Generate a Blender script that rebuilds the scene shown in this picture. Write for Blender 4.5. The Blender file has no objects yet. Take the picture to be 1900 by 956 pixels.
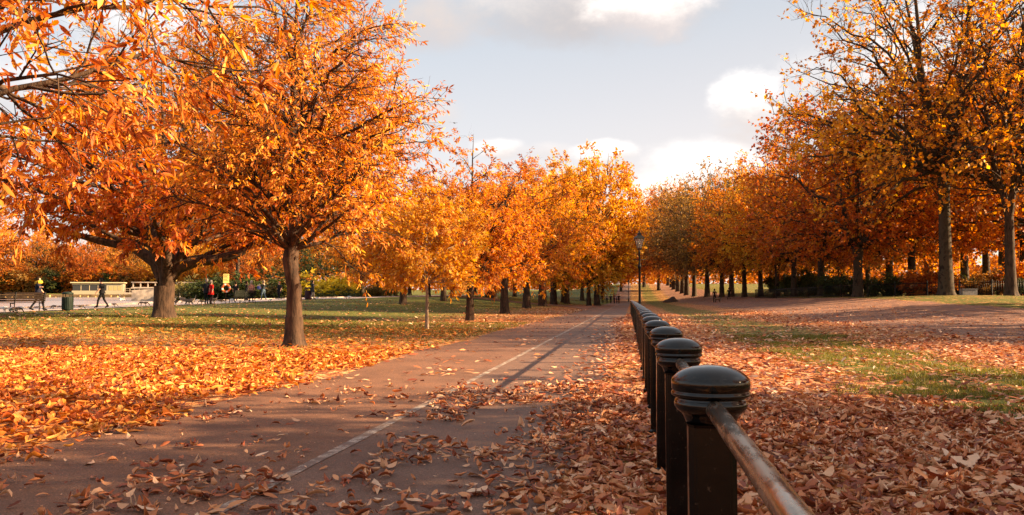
import bpy, bmesh, math, random
import numpy as np
from mathutils import Vector, Matrix
PI = math.pi
R = math.radians
SC = bpy.context.scene
COL = SC.collection
rng = np.random.default_rng(11)
random.seed(4)

# ------------------------------------------------------------------ terrain height
def sstep(a, b, x):
    t = np.clip((x - a) / (b - a), 0, 1)
    return t * t * (3 - 2 * t)

SHORE_X = -36.4
def zt(X, Y):
    X = np.asarray(X, float); Y = np.asarray(Y, float)
    base = -0.0055 * np.clip(Y, -20, 150)
    base = base + np.where(Y > 150, 5.4 * sstep(150, 330, Y) + 0.012 * np.clip(Y - 330, 0, 600), 0)
    left = np.interp(Y, [0, 40, 75, 145, 215, 330], [0.0, .12, .45, .62, .66, 2.4])
    z = base + (left - base) * sstep(-6, -27, X) * sstep(0, 30, Y)
    right = np.interp(Y, [0, 20, 60, 100, 150, 330, 900], [-.1, .02, .90, .75, .8, 4.8, 11])
    z = z + (right - base) * sstep(3, 23, X) * sstep(4, 30, Y)
    z = z + 0.03 * np.sin(X * .31 + 1) * np.sin(Y * .23) * sstep(-6, -12, X)
    z = z + 0.05 * np.sin(X * .45 + 1) * np.sin(Y * .19) * sstep(2.5, 6, X)
    lake = (X < SHORE_X) & (X > -250) & ((Y < 108) | ((X < -66) & (Y < 195)))
    return np.where(lake, -1.2, z)
def zs(x, y): return float(zt(x, y))

# ------------------------------------------------------------------ camera (world +Y runs along the path)
YAW, TILT, F = R(8.42), math.atan(66 / 1500), 1500.0
CAM = Vector((0, 0, 1.08))
cam_d = bpy.data.cameras.new('camera'); cam = bpy.data.objects.new('camera', cam_d); COL.objects.link(cam)
cam_d.sensor_width = 36; cam_d.lens = F / 1900 * 36; cam_d.clip_end = 6000; cam_d.clip_start = .05
cam.location = CAM; cam.rotation_euler = (PI / 2 + TILT, 0, YAW)
SC.camera = cam
fw = Vector((-math.sin(YAW), math.cos(YAW), 0)); rt = Vector((math.cos(YAW), math.sin(YAW), 0))
def spot(px, d):
    """ground point seen in column px of the photograph at a depth of d metres"""
    p = CAM + fw * d + rt * (d * (px - 950) / F)
    return p.x, p.y, zs(p.x, p.y)
def foot(px, py):
    """ground point seen at px, py"""
    u = 478 - py
    D = fw * math.cos(TILT) + Vector((0, 0, math.sin(TILT)))
    U = -fw * math.sin(TILT) + Vector((0, 0, math.cos(TILT)))
    d = D + rt * ((px - 950) / F) + U * (u / F)
    t = 1.5
    while t < 500:
        p = CAM + d * t
        if p.z <= max(zs(p.x, p.y), -5): break
        t *= 1.003
    return p.x, p.y, zs(p.x, p.y)

# ------------------------------------------------------------------ small helpers
def tag(o, label=None, cat=None, group=None, kind=None):
    if label: o['label'] = label
    if cat: o['category'] = cat
    if group: o['group'] = group
    if kind: o['kind'] = kind
    return o
def empty(name, loc, rz=0, label=None, cat=None, group=None):
    o = bpy.data.objects.new(name, None); COL.objects.link(o)
    o.location = loc; o.rotation_euler = (0, 0, rz); o.empty_display_size = .2
    return tag(o, label, cat, group)
def link(name, me, parent=None):
    o = bpy.data.objects.new(name, me); COL.objects.link(o)
    if parent: o.parent = parent
    return o
def np_mesh(name, V, faces, mats, mat_idx=None, rnd=None, smooth=False):
    """faces: list of int arrays (n,k) of any k"""
    me = bpy.data.meshes.new(name)
    V = np.asarray(V, np.float32); me.vertices.add(len(V)); me.vertices.foreach_set('co', V.ravel())
    loops = np.concatenate([f.ravel() for f in faces]).astype(np.int32)
    tot = np.concatenate([np.full(len(f), f.shape[1], np.int32) for f in faces])
    st = np.concatenate([[0], np.cumsum(tot)[:-1]]).astype(np.int32)
    me.loops.add(len(loops)); me.loops.foreach_set('vertex_index', loops)
    me.polygons.add(len(tot)); me.polygons.foreach_set('loop_start', st); me.polygons.foreach_set('loop_total', tot)
    if smooth: me.polygons.foreach_set('use_smooth', np.ones(len(tot), bool))
    for m in (mats if isinstance(mats, (list, tuple)) else [mats]): me.materials.append(m)
    if mat_idx is not None: me.polygons.foreach_set('material_index', np.asarray(mat_idx, np.int32))
    me.update(calc_edges=True)
    if rnd is not None:
        a = me.attributes.new('rnd', 'FLOAT', 'FACE'); a.data.foreach_set('value', np.asarray(rnd, np.float32))
    return me
def bm_mesh(name, bm, mats, smooth=False):
    me = bpy.data.meshes.new(name); bmesh.ops.recalc_face_normals(bm, faces=bm.faces); bm.to_mesh(me); bm.free()
    for m in (mats if isinstance(mats, (list, tuple)) else [mats]): me.materials.append(m)
    if smooth:
        for p in me.polygons: p.use_smooth = True
    return me
def bx(bm, x0, x1, y0, y1, z0, z1, mi=0, rot=None, bev=0):
    vs = [bm.verts.new((x, y, z)) for z in (z0, z1) for y in (y0, y1) for x in (x0, x1)]
    fs = [bm.faces.new([vs[i] for i in f]) for f in ((0, 2, 3, 1), (4, 5, 7, 6), (0, 1, 5, 4), (2, 6, 7, 3), (0, 4, 6, 2), (1, 3, 7, 5))]
    for f in fs: f.material_index = mi
    if rot is not None: bmesh.ops.transform(bm, matrix=rot, verts=vs)
    if bev: bmesh.ops.bevel(bm, geom=list({e for f in fs for e in f.edges}), offset=bev, segments=2, affect='EDGES')
    return vs
def tube_bm(bm, pts, rad, n=8, mi=0, cap=True):
    rings = []
    for i, p in enumerate(pts):
        a = Vector(pts[max(i - 1, 0)]); b = Vector(pts[min(i + 1, len(pts) - 1)])
        d = (b - a).normalized(); up = Vector((0, 0, 1)) if abs(d.z) < .9 else Vector((1, 0, 0))
        s = d.cross(up).normalized(); t = s.cross(d)
        r = rad[i] if hasattr(rad, '__len__') else rad
        rings.append([bm.verts.new(Vector(p) + s * r * math.cos(2 * PI * k / n) + t * r * math.sin(2 * PI * k / n)) for k in range(n)])
    for a, b in zip(rings, rings[1:]):
        for k in range(n):
            f = bm.faces.new((a[k], a[(k + 1) % n], b[(k + 1) % n], b[k])); f.material_index = mi; f.smooth = True
    if cap:
        bm.faces.new(rings[0]).material_index = mi; bm.faces.new(rings[-1][::-1]).material_index = mi
def lathe_bm(bm, prof, n=24, mi=0, c=(0, 0), a0=0):
    rings = []
    for r, z in prof:
        if r < 1e-5: rings.append([bm.verts.new((c[0], c[1], z))])
        else: rings.append([bm.verts.new((c[0] + r * math.cos(2 * PI * k / n + a0), c[1] + r * math.sin(2 * PI * k / n + a0), z)) for k in range(n)])
    for a, b in zip(rings, rings[1:]):
        for k in range(n):
            k2 = (k + 1) % n
            if len(a) == 1 and len(b) == 1: continue
            if len(a) == 1: f = bm.faces.new((a[0], b[k2], b[k]))
            elif len(b) == 1: f = bm.faces.new((a[k], a[k2], b[0]))
            else: f = bm.faces.new((a[k], a[k2], b[k2], b[k]))
            f.material_index = mi; f.smooth = True
def NB(): return bmesh.new()

# ------------------------------------------------------------------ node materials
class N:
    def __init__(s, name, world=False):
        if world: s.m = bpy.data.worlds.new(name)
        else: s.m = bpy.data.materials.new(name)
        s.m.use_nodes = True; s.t = s.m.node_tree; s.t.nodes.clear()
        s.out = s.t.nodes.new('ShaderNodeOutputWorld' if world else 'ShaderNodeOutputMaterial')
    def n(s, ty, **kw):
        x = s.t.nodes.new('ShaderNode' + ty)
        for k, v in kw.items():
            if k.startswith('_'): setattr(x, k[1:], v)
        for k, v in kw.items():
            if not k.startswith('_'): s.set(x.inputs[k.replace('__', ' ')], v)
        return x
    def set(s, inp, v):
        if isinstance(v, bpy.types.NodeSocket): s.t.links.new(v, inp)
        elif isinstance(v, (tuple, list)) and inp.type == 'RGBA' and len(v) == 3: inp.default_value = (*v, 1)
        else: inp.default_value = v
    def math(s, op, a, b=None, c=None, clamp=False):
        x = s.t.nodes.new('ShaderNodeMath'); x.operation = op; x.use_clamp = clamp
        s.set(x.inputs[0], a)
        if b is not None: s.set(x.inputs[1], b)
        if c is not None: s.set(x.inputs[2], c)
        return x.outputs[0]
    def mix(s, f, a, b, mode='MIX'):
        x = s.t.nodes.new('ShaderNodeMix'); x.data_type = 'RGBA'; x.blend_type = mode
        s.set(x.inputs[0], f); s.set(x.inputs[6], a); s.set(x.inputs[7], b); return x.outputs[2]
    def ramp(s, f, stops, interp='LINEAR'):
        x = s.t.nodes.new('ShaderNodeValToRGB'); x.color_ramp.interpolation = interp; s.set(x.inputs[0], f)
        e = x.color_ramp.elements
        while len(e) > 1: e.remove(e[-1])
        for i, (p, c) in enumerate(stops):
            y = e[0] if i == 0 else e.new(p)
            y.position = p; y.color = (*c, 1) if len(c) == 3 else c
        return x.outputs[0]
    def smooth(s, v, a, b):
        x = s.t.nodes.new('ShaderNodeMapRange'); x.interpolation_type = 'SMOOTHSTEP'
        s.set(x.inputs[0], v); x.inputs[1].default_value = a; x.inputs[2].default_value = b; return x.outputs[0]
    def noise(s, vec, scale, detail=3, rough=.5):
        x = s.t.nodes.new('ShaderNodeTexNoise'); s.set(x.inputs['Vector'], vec)
        x.inputs['Scale'].default_value = scale; x.inputs['Detail'].default_value = detail; x.inputs['Roughness'].default_value = rough
        return x.outputs[0]
    def voro(s, vec, scale, out='Color', feature='F1'):
        x = s.t.nodes.new('ShaderNodeTexVoronoi'); x.feature = feature; s.set(x.inputs['Vector'], vec); x.inputs['Scale'].default_value = scale
        return x.outputs[out]
    def co(s, which='Object'): return s.n('TexCoord').outputs[which]
    def bump(s, h, strength=.5, dist=.02):
        return s.n('Bump', Height=h, Strength=strength, Distance=dist).outputs[0]
    def pbr(s, color, rough=.7, metal=0, normal=None, spec=.5, **kw):
        p = s.n('BsdfPrincipled'); s.set(p.inputs['Base Color'], color); s.set(p.inputs['Roughness'], rough); s.set(p.inputs['Metallic'], metal)
        p.inputs['Specular IOR Level'].default_value = spec
        if normal is not None: s.set(p.inputs['Normal'], normal)
        for k, v in kw.items(): s.set(p.inputs[k], v)
        s.t.links.new(p.outputs[0], s.out.inputs[0]); return s.m

def sep(n, vec):
    x = n.n('SeparateXYZ', Vector=vec); return x.outputs

def simple(name, col, rough=.7, metal=0, var=.25, scale=6, bump=.2, spec=.5):
    n = N(name); c = n.co(); k = n.noise(c, scale, 4)
    colr = n.mix(n.smooth(k, .3, .7), tuple(v * (1 - var) for v in col), tuple(min(1, v * (1 + var)) for v in col))
    return n.pbr(colr, rough, metal, n.bump(n.noise(c, scale * 6, 3), bump, .01), spec)

def leaf_mat(name, stops, transl=.42, rough=.55, hue=.03):
    n = N(name)
    a = n.n('Attribute', _attribute_name='rnd').outputs['Fac']
    c = n.ramp(a, stops)
    oi = n.n('ObjectInfo').outputs['Random']
    hs = n.n('HueSaturation', Hue=n.math('MULTIPLY_ADD', oi, hue, .5 - hue / 2), Saturation=1.0,
             Value=n.math('MULTIPLY_ADD', oi, .25, .87), Fac=1.0, Color=c).outputs[0]
    p = n.n('BsdfPrincipled'); n.set(p.inputs['Base Color'], hs); p.inputs['Roughness'].default_value = rough; p.inputs['Specular IOR Level'].default_value = .35
    tc = n.n('HueSaturation', Hue=.5, Saturation=1.12, Value=1.15, Fac=1.0, Color=hs).outputs[0]
    tr = n.n('BsdfTranslucent'); n.set(tr.inputs[0], tc)
    mx = n.n('MixShader'); mx.inputs[0].default_value = transl
    n.t.links.new(p.outputs[0], mx.inputs[1]); n.t.links.new(tr.outputs[0], mx.inputs[2]); n.t.links.new(mx.outputs[0], n.out.inputs[0])
    return n.m

M = {}
M['chestnut'] = leaf_mat('chestnut_leaves', [(0, (.20, .045, .012)), (.25, (.47, .12, .022)), (.6, (.70, .25, .038)), (.85, (.80, .39, .06)), (1, (.85, .50, .10))])
M['yellow'] = leaf_mat('yellow_leaves', [(0, (.40, .14, .02)), (.3, (.66, .30, .03)), (.7, (.80, .46, .04)), (1, (.85, .62, .10))])
M['amber'] = leaf_mat('amber_leaves', [(0, (.28, .08, .02)), (.35, (.56, .18, .03)), (.75, (.74, .30, .042)), (1, (.82, .48, .08))], .54)
M['russet'] = leaf_mat('russet_leaves', [(0, (.20, .07, .025)), (.4, (.48, .165, .035)), (.8, (.66, .27, .05)), (1, (.74, .42, .09))], .54)
M['olive'] = leaf_mat('olive_leaves', [(0, (.13, .075, .03)), (.5, (.32, .18, .055)), (1, (.52, .30, .08))], .48)
M['evergreen'] = leaf_mat('evergreen_leaves', [(0, (.02, .035, .01)), (.6, (.06, .08, .02)), (1, (.15, .15, .03))], .25)
M['reed'] = leaf_mat('reed_blades', [(0, (.10, .10, .03)), (.5, (.25, .20, .06)), (1, (.45, .34, .12))], .3)
M['goldbush'] = leaf_mat('gold_bush_leaves', [(0, (.40, .28, .02)), (.5, (.65, .47, .03)), (1, (.80, .62, .06))], .3)
M['litter'] = leaf_mat('fallen_leaves', [(0, (.09, .025, .018)), (.22, (.28, .07, .032)), (.45, (.52, .17, .065)), (.65, (.64, .29, .13)), (.85, (.76, .45, .27)), (1, (.84, .62, .45))], .12, .5, 0)
M['litter_gold'] = leaf_mat('fallen_gold_leaves', [(0, (.16, .035, .015)), (.25, (.46, .105, .022)), (.6, (.68, .235, .04)), (.85, (.78, .36, .07)), (1, (.82, .52, .18))], .15, .5, 0)
M['grassblade'] = leaf_mat('grass_blades', [(0, (.05, .055, .012)), (.5, (.14, .13, .022)), (1, (.30, .25, .05))], .3, .6, 0)

def bark(name, c1, c2, scale, patch=False):
    n = N(name); g = n.n('NewGeometry').outputs['Position']
    v = n.n('Mapping', Vector=g, Scale=(scale, scale, scale * (.25 if not patch else .8)))
    k = n.noise(v.outputs[0], 1, 5, .65)
    col = n.ramp(k, [(.35, c1), (.62, c2)] if not patch else [(.4, c1), (.47, c2), (.55, c2), (.62, tuple(x * .55 for x in c2))])
    return n.pbr(col, .85, 0, n.bump(k, .9, .04 if not patch else .015), .2)
M['bark'] = bark('dark_bark', (.018, .012, .009), (.085, .052, .034), 9)
M['bark_mid'] = bark('brown_bark', (.016, .010, .008), (.085, .050, .032), 9)
M['plane_bark'] = bark('plane_bark', (.016, .011, .008), (.062, .045, .029), 2.2, True)
M['pale_bark'] = bark('pale_bark', (.16, .11, .08), (.40, .30, .22), 6)

# ------------------------------------------------------------------ trees
def norm(a): return a / np.maximum(np.linalg.norm(a, axis=-1, keepdims=True), 1e-9)
def grow(P0, D0, L, nseg, wander, up, rg):
    """vectorised growth: returns (N, nseg+1, 3)"""
    P0 = np.asarray(P0, float); D = norm(np.asarray(D0, float)); L = np.asarray(L, float)
    pts = [P0]; p = P0
    for k in range(nseg):
        D = norm(D + rg.normal(0, wander, D.shape) + np.array([0, 0, 1.0]) * (up if np.isscalar(up) else up[:, None]))
        p = p + D * (L / nseg)[:, None]; pts.append(p)
    return np.stack(pts, 1)
def tubes(P, Rr, n):
    """P (N,k,3) R (N,k) -> verts, quads"""
    Nn, K, _ = P.shape
    T = norm(P[:, -1] - P[:, 0]); ref = np.where(np.abs(T[:, 2:3]) < .9, [[0, 0, 1.0]], [[1.0, 0, 0]])
    s = norm(np.cross(T, ref)); t = np.cross(s, T)
    a = np.arange(n) * 2 * PI / n
    ring = s[:, None, :] * np.cos(a)[None, :, None] + t[:, None, :] * np.sin(a)[None, :, None]
    V = P[:, :, None, :] + ring[:, None] * Rr[:, :, None, None]
    idx = np.arange(Nn * K * n).reshape(Nn, K, n)
    q = np.stack([idx[:, :-1], np.roll(idx, -1, 2)[:, :-1], np.roll(idx, -1, 2)[:, 1:], idx[:, 1:]], -1)
    return V.reshape(-1, 3), q.reshape(-1, 4)
def lerp_path(P, t):
    """P (N,K,3), t (N,) in 0..1"""
    K = P.shape[1] - 1; x = np.clip(t * K, 0, K - 1e-4); i = x.astype(int); f = (x - i)[:, None]; r = np.arange(len(P))
    a, b = P[r, i], P[r, i + 1]; return a + (b - a) * f, norm(b - a)

LT = {  # leaf outlines: verts (along, across, out of plane), faces by size
    'kite': (np.array([(0, 0, 0), (.45, .5, .12), (1, 0, 0), (.45, -.5, .12)]), [np.array([(0, 1, 2), (0, 2, 3)])]),
    'lance': (np.array([(0, 0, 0), (.3, .42, .10), (.68, .40, .06), (1, 0, -.1), (.68, -.40, .06), (.3, -.42, .10), (.5, 0, -.02)]),
              [np.array([(0, 1, 6), (0, 6, 5), (1, 2, 6), (5, 6, 4), (2, 3, 6), (4, 6, 3)])]),
    'lobed': (np.array([(0, 0, 0), (.15, .5, .1), (.5, .28, 0), (.6, .62, .12), (1, 0, -.05), (.6, -.62, .12), (.5, -.28, 0), (.15, -.5, .1)]),
              [np.array([(0, 1, 2), (0, 2, 6), (0, 6, 7), (2, 3, 4), (2, 4, 6), (6, 4, 5)])]),
}
def leaves_mesh(name, pos, ax, nrm, length, width, mats, kind, rnd, extra=None):
    tv, tf = LT[kind]; n = len(pos)
    ax = norm(ax); nr = norm(nrm - (nrm * ax).sum(-1, keepdims=True) * ax); b = np.cross(ax, nr)
    V = pos[:, None] + ax[:, None] * (tv[None, :, 0:1] * length[:, None, None]) + b[:, None] * (tv[None, :, 1:2] * width[:, None, None]) + nr[:, None] * (tv[None, :, 2:3] * width[:, None, None] * 1.3)
    k = len(tv); fs = [(f[None] + (np.arange(n) * k)[:, None, None]).reshape(-1, f.shape[1]) for f in tf]
    fr = np.concatenate([np.repeat(rnd, len(f)) for f in tf])
    return np_mesh(name, V.reshape(-1, 3), fs, mats, rnd=fr)

def make_tree(key, seed, H, clear, prof, axis_r, nl=34, sec=9, tw=7, lpt=14, leaf=(.2, .35), lk='kite', mats=('chestnut', 'bark'),
              ztop=.98, rise=.55, wander=.12, droop=.5, limb_up=.06, leaders=1, twl=(.35, .7), sec_l=.42, thin_top=0, bare=.06, spread=.9, root=1.7, limb_r=.33, cb=None, lean=(0, 0), l2up=.03, extra=False):
    """returns (trunk mesh, crown mesh); prof(h) crown radius at h in 0..1 from crown base cb to H"""
    rg = np.random.default_rng(seed)
    cb = clear if cb is None else cb
    Vs, Qs = [], []; off = 0
    def add(P, Rr, n):
        nonlocal off
        v, q = tubes(P, Rr, n); Vs.append(v); Qs.append(q + off); off += len(v)
    # leaders
    K = 14; LP = []; LR = []
    base_r = axis_r
    for j in range(leaders):
        az = 2 * PI * j / leaders + rg.uniform(-.4, .4)
        tz = np.linspace(0, 1, K + 1); z = tz * H * ztop
        k = np.clip((z - clear * .9) / (H - clear * .9), 0, 1)
        spr = (0 if leaders == 1 else spread) * max(prof(.5), .1) * .42 * k ** .75
        w = np.cumsum(rg.normal(0, H * .004, (K + 1, 2)), 0) * (k[:, None] > 0)
        x = np.cos(az) * spr + w[:, 0] + lean[0] * tz; y = np.sin(az) * spr + w[:, 1] + lean[1] * tz
        r = base_r * ((1 - tz) ** 1.05 * .975 + .025) / (1 if leaders == 1 else np.where(k > 0, 1.3, 1))
        flare = 1 + (root - 1) * .35 * np.exp(-z / (base_r * 1.2))
        LP.append(np.stack([x, y, z], -1)); LR.append(r * flare)
    LP = np.array(LP); LR = np.array(LR)
    # finer bottom
    add(LP, LR, 14)
    zz = np.array([-.15, 0, .06, .14, .26, .45, .8]) * (base_r / .22); zz = zz[zz < clear]
    rr = base_r * (1.02 + (root - 1) * np.exp(-np.clip(zz, 0, 9) / (base_r * .8)))
    nb = 18; a = np.arange(nb) * 2 * PI / nb
    amp = .16 * np.exp(-np.clip(zz, 0, 9) / (base_r * 1.1))
    ring = rr[:, None] * (1 + amp[:, None] * (np.sin(a * 5 + seed) + .5 * np.sin(a * 3 + 1))[None])
    V = np.stack([ring * np.cos(a) , ring * np.sin(a), np.repeat(zz[:, None], nb, 1)], -1)
    idx = np.arange(len(zz) * nb).reshape(len(zz), nb)
    q = np.stack([idx[:-1], np.roll(idx, -1, 1)[:-1], np.roll(idx, -1, 1)[1:], idx[1:]], -1).reshape(-1, 4)
    Vs.append(V.reshape(-1, 3)); Qs.append(q + off); off += V.shape[0] * nb
    if extra:
        for pts, rr_ in (([(.12, 0, 1.5), (.55, 0, 2.05), (1.2, .05, 2.28), (2.1, .1, 2.36), (3.0, .2, 2.62), (3.8, .3, 3.2), (4.6, .4, 3.7)], [.30, .28, .24, .21, .15, .09, .05]),
                         ([(-.1, 0, 1.6), (-.5, .1, 2.3), (-1.3, .1, 2.85), (-2.5, .2, 3.05), (-3.9, .3, 3.4), (-5.2, .3, 3.7), (-6, .3, 3.8)], [.28, .24, .2, .16, .11, .07, .04]),
                         ([(0, 0, 1.7), (.1, -.4, 2.5), (.5, -1.2, 3.2), (1.4, -2.2, 3.6), (2.4, -3.0, 3.9), (3.2, -3.6, 4.3), (4, -4, 4.6)], [.26, .2, .16, .12, .09, .06, .03])):
            add(np.array([pts], float), np.array([rr_]), 10)
    # limbs
    hs = np.linspace(.0, 1, 200); w = np.array([prof(h) for h in hs]) + .08; cdf = np.cumsum(w) / w.sum()
    h = np.interp((np.arange(nl) + rg.uniform(.2, .8, nl)) / nl, cdf, hs)
    az = np.arange(nl) * 2.399 + rg.uniform(-.3, .3, nl)
    rad = np.array([prof(x) for x in h]) * rg.uniform(.78, 1.08, nl)
    tz_ = cb + h * (H - cb)
    lead = rg.integers(0, leaders, nl)
    if leaders > 1:
        la = np.arctan2(LP[:, -1, 1], LP[:, -1, 0])
        lead = np.array([int(np.argmin(np.abs(np.angle(np.exp(1j * (la - a_)))))) for a_ in az])
    tgt = np.stack([np.cos(az) * rad + lean[0] * tz_ / H, np.sin(az) * rad + lean[1] * tz_ / H, tz_], -1)
    sz = np.clip(np.maximum(clear, tz_ - rad * rise), clear, H * .95)
    S, _ = lerp_path(LP[lead], sz / (H * ztop))
    # curved path start -> target
    t = np.linspace(0, 1, 9)[None, :, None]
    chord = tgt - S; mid = S + chord * .5 + np.stack([chord[:, 0] * .08, chord[:, 1] * .08, limb_up * np.linalg.norm(chord, axis=1) * 3], -1)
    P1 = (1 - t) ** 2 * S[:, None] + 2 * t * (1 - t) * mid[:, None] + t ** 2 * tgt[:, None]
    nz = np.cumsum(rg.normal(0, 1, P1.shape), 1) * (np.linalg.norm(chord, axis=1)[:, None, None] * .022); nz -= nz[:, :1]
    P1 = P1 + nz
    L1 = np.linalg.norm(chord, axis=1)
    Rl = np.interp(sz / (H * ztop), np.linspace(0, 1, K + 1), LR.mean(0))
    r0 = np.minimum(Rl * .62, .012 + L1 * .014 * (limb_r / .33)); R1 = r0[:, None] * (1 - .82 * np.linspace(0, 1, 9))[None]
    add(P1, R1, 6)
    # leader tips join the pool
    # secondaries
    cnt = np.maximum(3, (sec * L1 / L1.mean()).astype(int)); pi_ = np.repeat(np.arange(nl), cnt)
    t2 = rg.uniform(.18, 1, len(pi_)); p2, d2 = lerp_path(P1[pi_], t2)
    perp = norm(np.cross(d2, rg.normal(0, 1, d2.shape))); ang = R(1) * rg.uniform(28, 68, len(pi_))[:, None]
    D2 = d2 * np.cos(ang) + perp * np.sin(ang); D2[:, 2] *= .75
    L2 = (L1[pi_] * sec_l * (1.15 - .75 * t2) + .25) * rg.uniform(.6, 1.15, len(pi_))
    L2 = np.minimum(L2, H * .17)
    P2 = grow(p2, D2, L2, 5, wander, l2up, rg)
    r2 = np.minimum(R1[pi_, np.minimum((t2 * 8).astype(int), 8)] * .7, .006 + L2 * .011)
    add(P2, r2[:, None] * (1 - .75 * np.linspace(0, 1, 6))[None], 4)
    # twigs
    c3 = np.maximum(2, (tw * L2 / L2.mean()).astype(int)); p3i = np.repeat(np.arange(len(P2)), c3)
    t3 = rg.uniform(.12, 1, len(p3i)); p3, d3 = lerp_path(P2[p3i], t3)
    perp = norm(np.cross(d3, rg.normal(0, 1, d3.shape))); ang = R(1) * rg.uniform(15, 65, len(p3i))[:, None]
    D3 = d3 * np.cos(ang) + perp * np.sin(ang)
    L3 = rg.uniform(twl[0], twl[1], len(p3i))
    P3 = grow(p3, D3, L3, 3, wander, -.02 if droop > .3 else .03, rg)
    r3 = np.minimum(.004 + .0035 * L3, r2[p3i] * .5)
    add(P3, r3[:, None] * np.array([1, .8, .6, .4])[None], 3)
    V = np.concatenate(Vs); Q = np.concatenate(Qs)
    trunk = np_mesh(key + '_wood', V, [Q], M[mats[1]], smooth=True)
    # leaves: whole twigs keep or lose their leaves together, so the crown has gaps
    hh = np.clip((P3[:, -1, 2] - cb) / (H - cb), 0, 1)
    cl = np.sin(P3[:, -1] @ np.array([1.1, .7, .9]) * 6 / (H * .35) + seed) * np.sin(P3[:, -1] @ np.array([-.6, 1.2, 1.4]) * 6 / (H * .35) + seed * 2)
    keep = rg.random(len(P3)) > bare + thin_top * hh ** 2 + .16 * (cl < -.25)
    ki = np.where(keep)[0]
    n = np.maximum(1, rg.poisson(lpt, len(ki))); ii = np.repeat(ki, n)
    tt = rg.uniform(.15, 1.0, len(ii)) ** .7; pos, d = lerp_path(P3[ii], tt)
    pos = pos + rg.normal(0, leaf[0] * .22, pos.shape)
    ax = d * .8 + rg.normal(0, .55, d.shape) + np.array([0, 0, -droop])
    nr = rg.normal(0, .7, d.shape) + np.array([0, 0, .8])
    ln = leaf[0] * rg.uniform(.6, 1.25, len(ii)); wd = ln * leaf[1] * rg.uniform(.8, 1.2, len(ii))
    rn = np.clip(np.repeat(rg.normal(.5, .16, len(P3)), 1)[ii] + .12 * cl[ii] + rg.normal(0, .2, len(ii)), 0, 1)
    crown = leaves_mesh(key + '_leaves', pos, ax, nr, ln, wd, M[mats[0]], lk, rn)
    return trunk, crown

def plant(meshes, name, xyz, s=1, rz=0, label='', cat='tree', group=None, sz=None, crown_mat=None):
    t = empty(name, xyz, rz, label, cat, group); t.scale = (s, s, sz or s)
    a = link('trunk', meshes[0], t); b = link('crown', meshes[1], t)
    if crown_mat:
        b.material_slots[0].link = 'OBJECT'; b.material_slots[0].material = M[crown_mat]
    return t

def ov(R0, lo=.25, k=1.0):
    """crown radius profile: widest at lo, pointing up"""
    return lambda h: R0 * (max(0, 1 - ((h - lo) / (1 - lo)) ** 2) ** (.5 * k) if h > lo else max(0.0, 1 - ((lo - h) / (lo + .12)) ** 2) ** .5)

T = {}
T['main'] = make_tree('main_chestnut', 3, 9.3, 2.15, ov(3.05, .24, 1.45), .19, nl=50, sec=12, tw=8, lpt=11, leaf=(.122, .29), lk='lance', mats=('chestnut', 'bark_mid'), cb=2.6, thin_top=.15, bare=.05, droop=.55, root=1.75)
T['row'] = make_tree('row_chestnut', 8, 9.0, 2.3, ov(3.7, .32, 1.1), .23, nl=34, sec=9, tw=7, lpt=13, leaf=(.18, .42), mats=('amber', 'bark'), cb=1.9, thin_top=.15, root=1.25)
def wisp(h):
    return ov(3.5, .32, 1.1)(h / .80) if h < .70 else max(.55, 1.3 - (h - .70) * 3)
T['wispy'] = make_tree('wispy_chestnut', 18, 9.4, 2.3, wisp, .20, nl=44, sec=9, tw=7, lpt=13, leaf=(.18, .40), mats=('amber', 'bark'), cb=1.9, thin_top=.12, root=1.25)
T['row2'] = make_tree('row_chestnut_b', 21, 8.4, 2.2, ov(3.9, .4, 1.0), .24, nl=30, sec=9, tw=7, lpt=13, leaf=(.18, .42), mats=('amber', 'bark'), cb=1.8, thin_top=.1, root=1.25)
T['yellow'] = make_tree('young_yellow', 5, 5.2, 1.7, ov(1.65, .4, .9), .07, nl=26, sec=9, tw=7, lpt=16, leaf=(.15, .42), mats=('yellow', 'pale_bark'), cb=1.5, root=1.1)
T['plane'] = make_tree('plane_tree', 14, 22, 5.5, ov(8.2, .42, .9), .40, nl=46, sec=12, tw=8, lpt=7, leaf=(.27, .8), mats=('amber', 'plane_bark'), cb=3.6, leaders=3, rise=.6, twl=(.8, 1.5), sec_l=.45, droop=.25, wander=.2, limb_r=.42, thin_top=.3, bare=.12, root=1.35)
T['round'] = make_tree('rounded_plane', 29, 18, 4.0, ov(5.6, .5, .8), .36, nl=44, sec=12, tw=8, lpt=11, leaf=(.27, .8), mats=('amber', 'bark'), cb=2.8, leaders=3, rise=.8, twl=(.7, 1.3), sec_l=.45, droop=.2, wander=.2, limb_r=.42, bare=.1, root=1.3)
T['plane2'] = make_tree('plane_tree_b', 33, 20, 4.5, ov(8.6, .36, .85), .40, nl=44, sec=12, tw=8, lpt=7, leaf=(.27, .8), mats=('russet', 'plane_bark'), cb=3.0, leaders=4, rise=.5, twl=(.8, 1.5), sec_l=.45, droop=.25, wander=.2, limb_r=.42, thin_top=.3, bare=.12, root=1.35)
T['bigplane'] = make_tree('tall_plane', 41, 31, 9, ov(11.5, .34, .95), .50, nl=62, sec=13, tw=9, lpt=6, leaf=(.30, .8), mats=('russet', 'plane_bark'), cb=5.5, leaders=3, rise=.75, twl=(.8, 1.5), sec_l=.45, droop=.25, wander=.24, limb_r=.5, thin_top=.6, bare=.32, root=1.4, spread=.8)
T['twiggy'] = make_tree('bare_tree', 52, 22, 6, ov(6.5, .4, .9), .30, nl=50, sec=12, tw=9, lpt=3, leaf=(.26, .7), mats=('russet', 'bark'), cb=5, leaders=2, rise=1.1, twl=(.8, 1.6), droop=.2, wander=.16, thin_top=.4, bare=.35, root=1.4)
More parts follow.
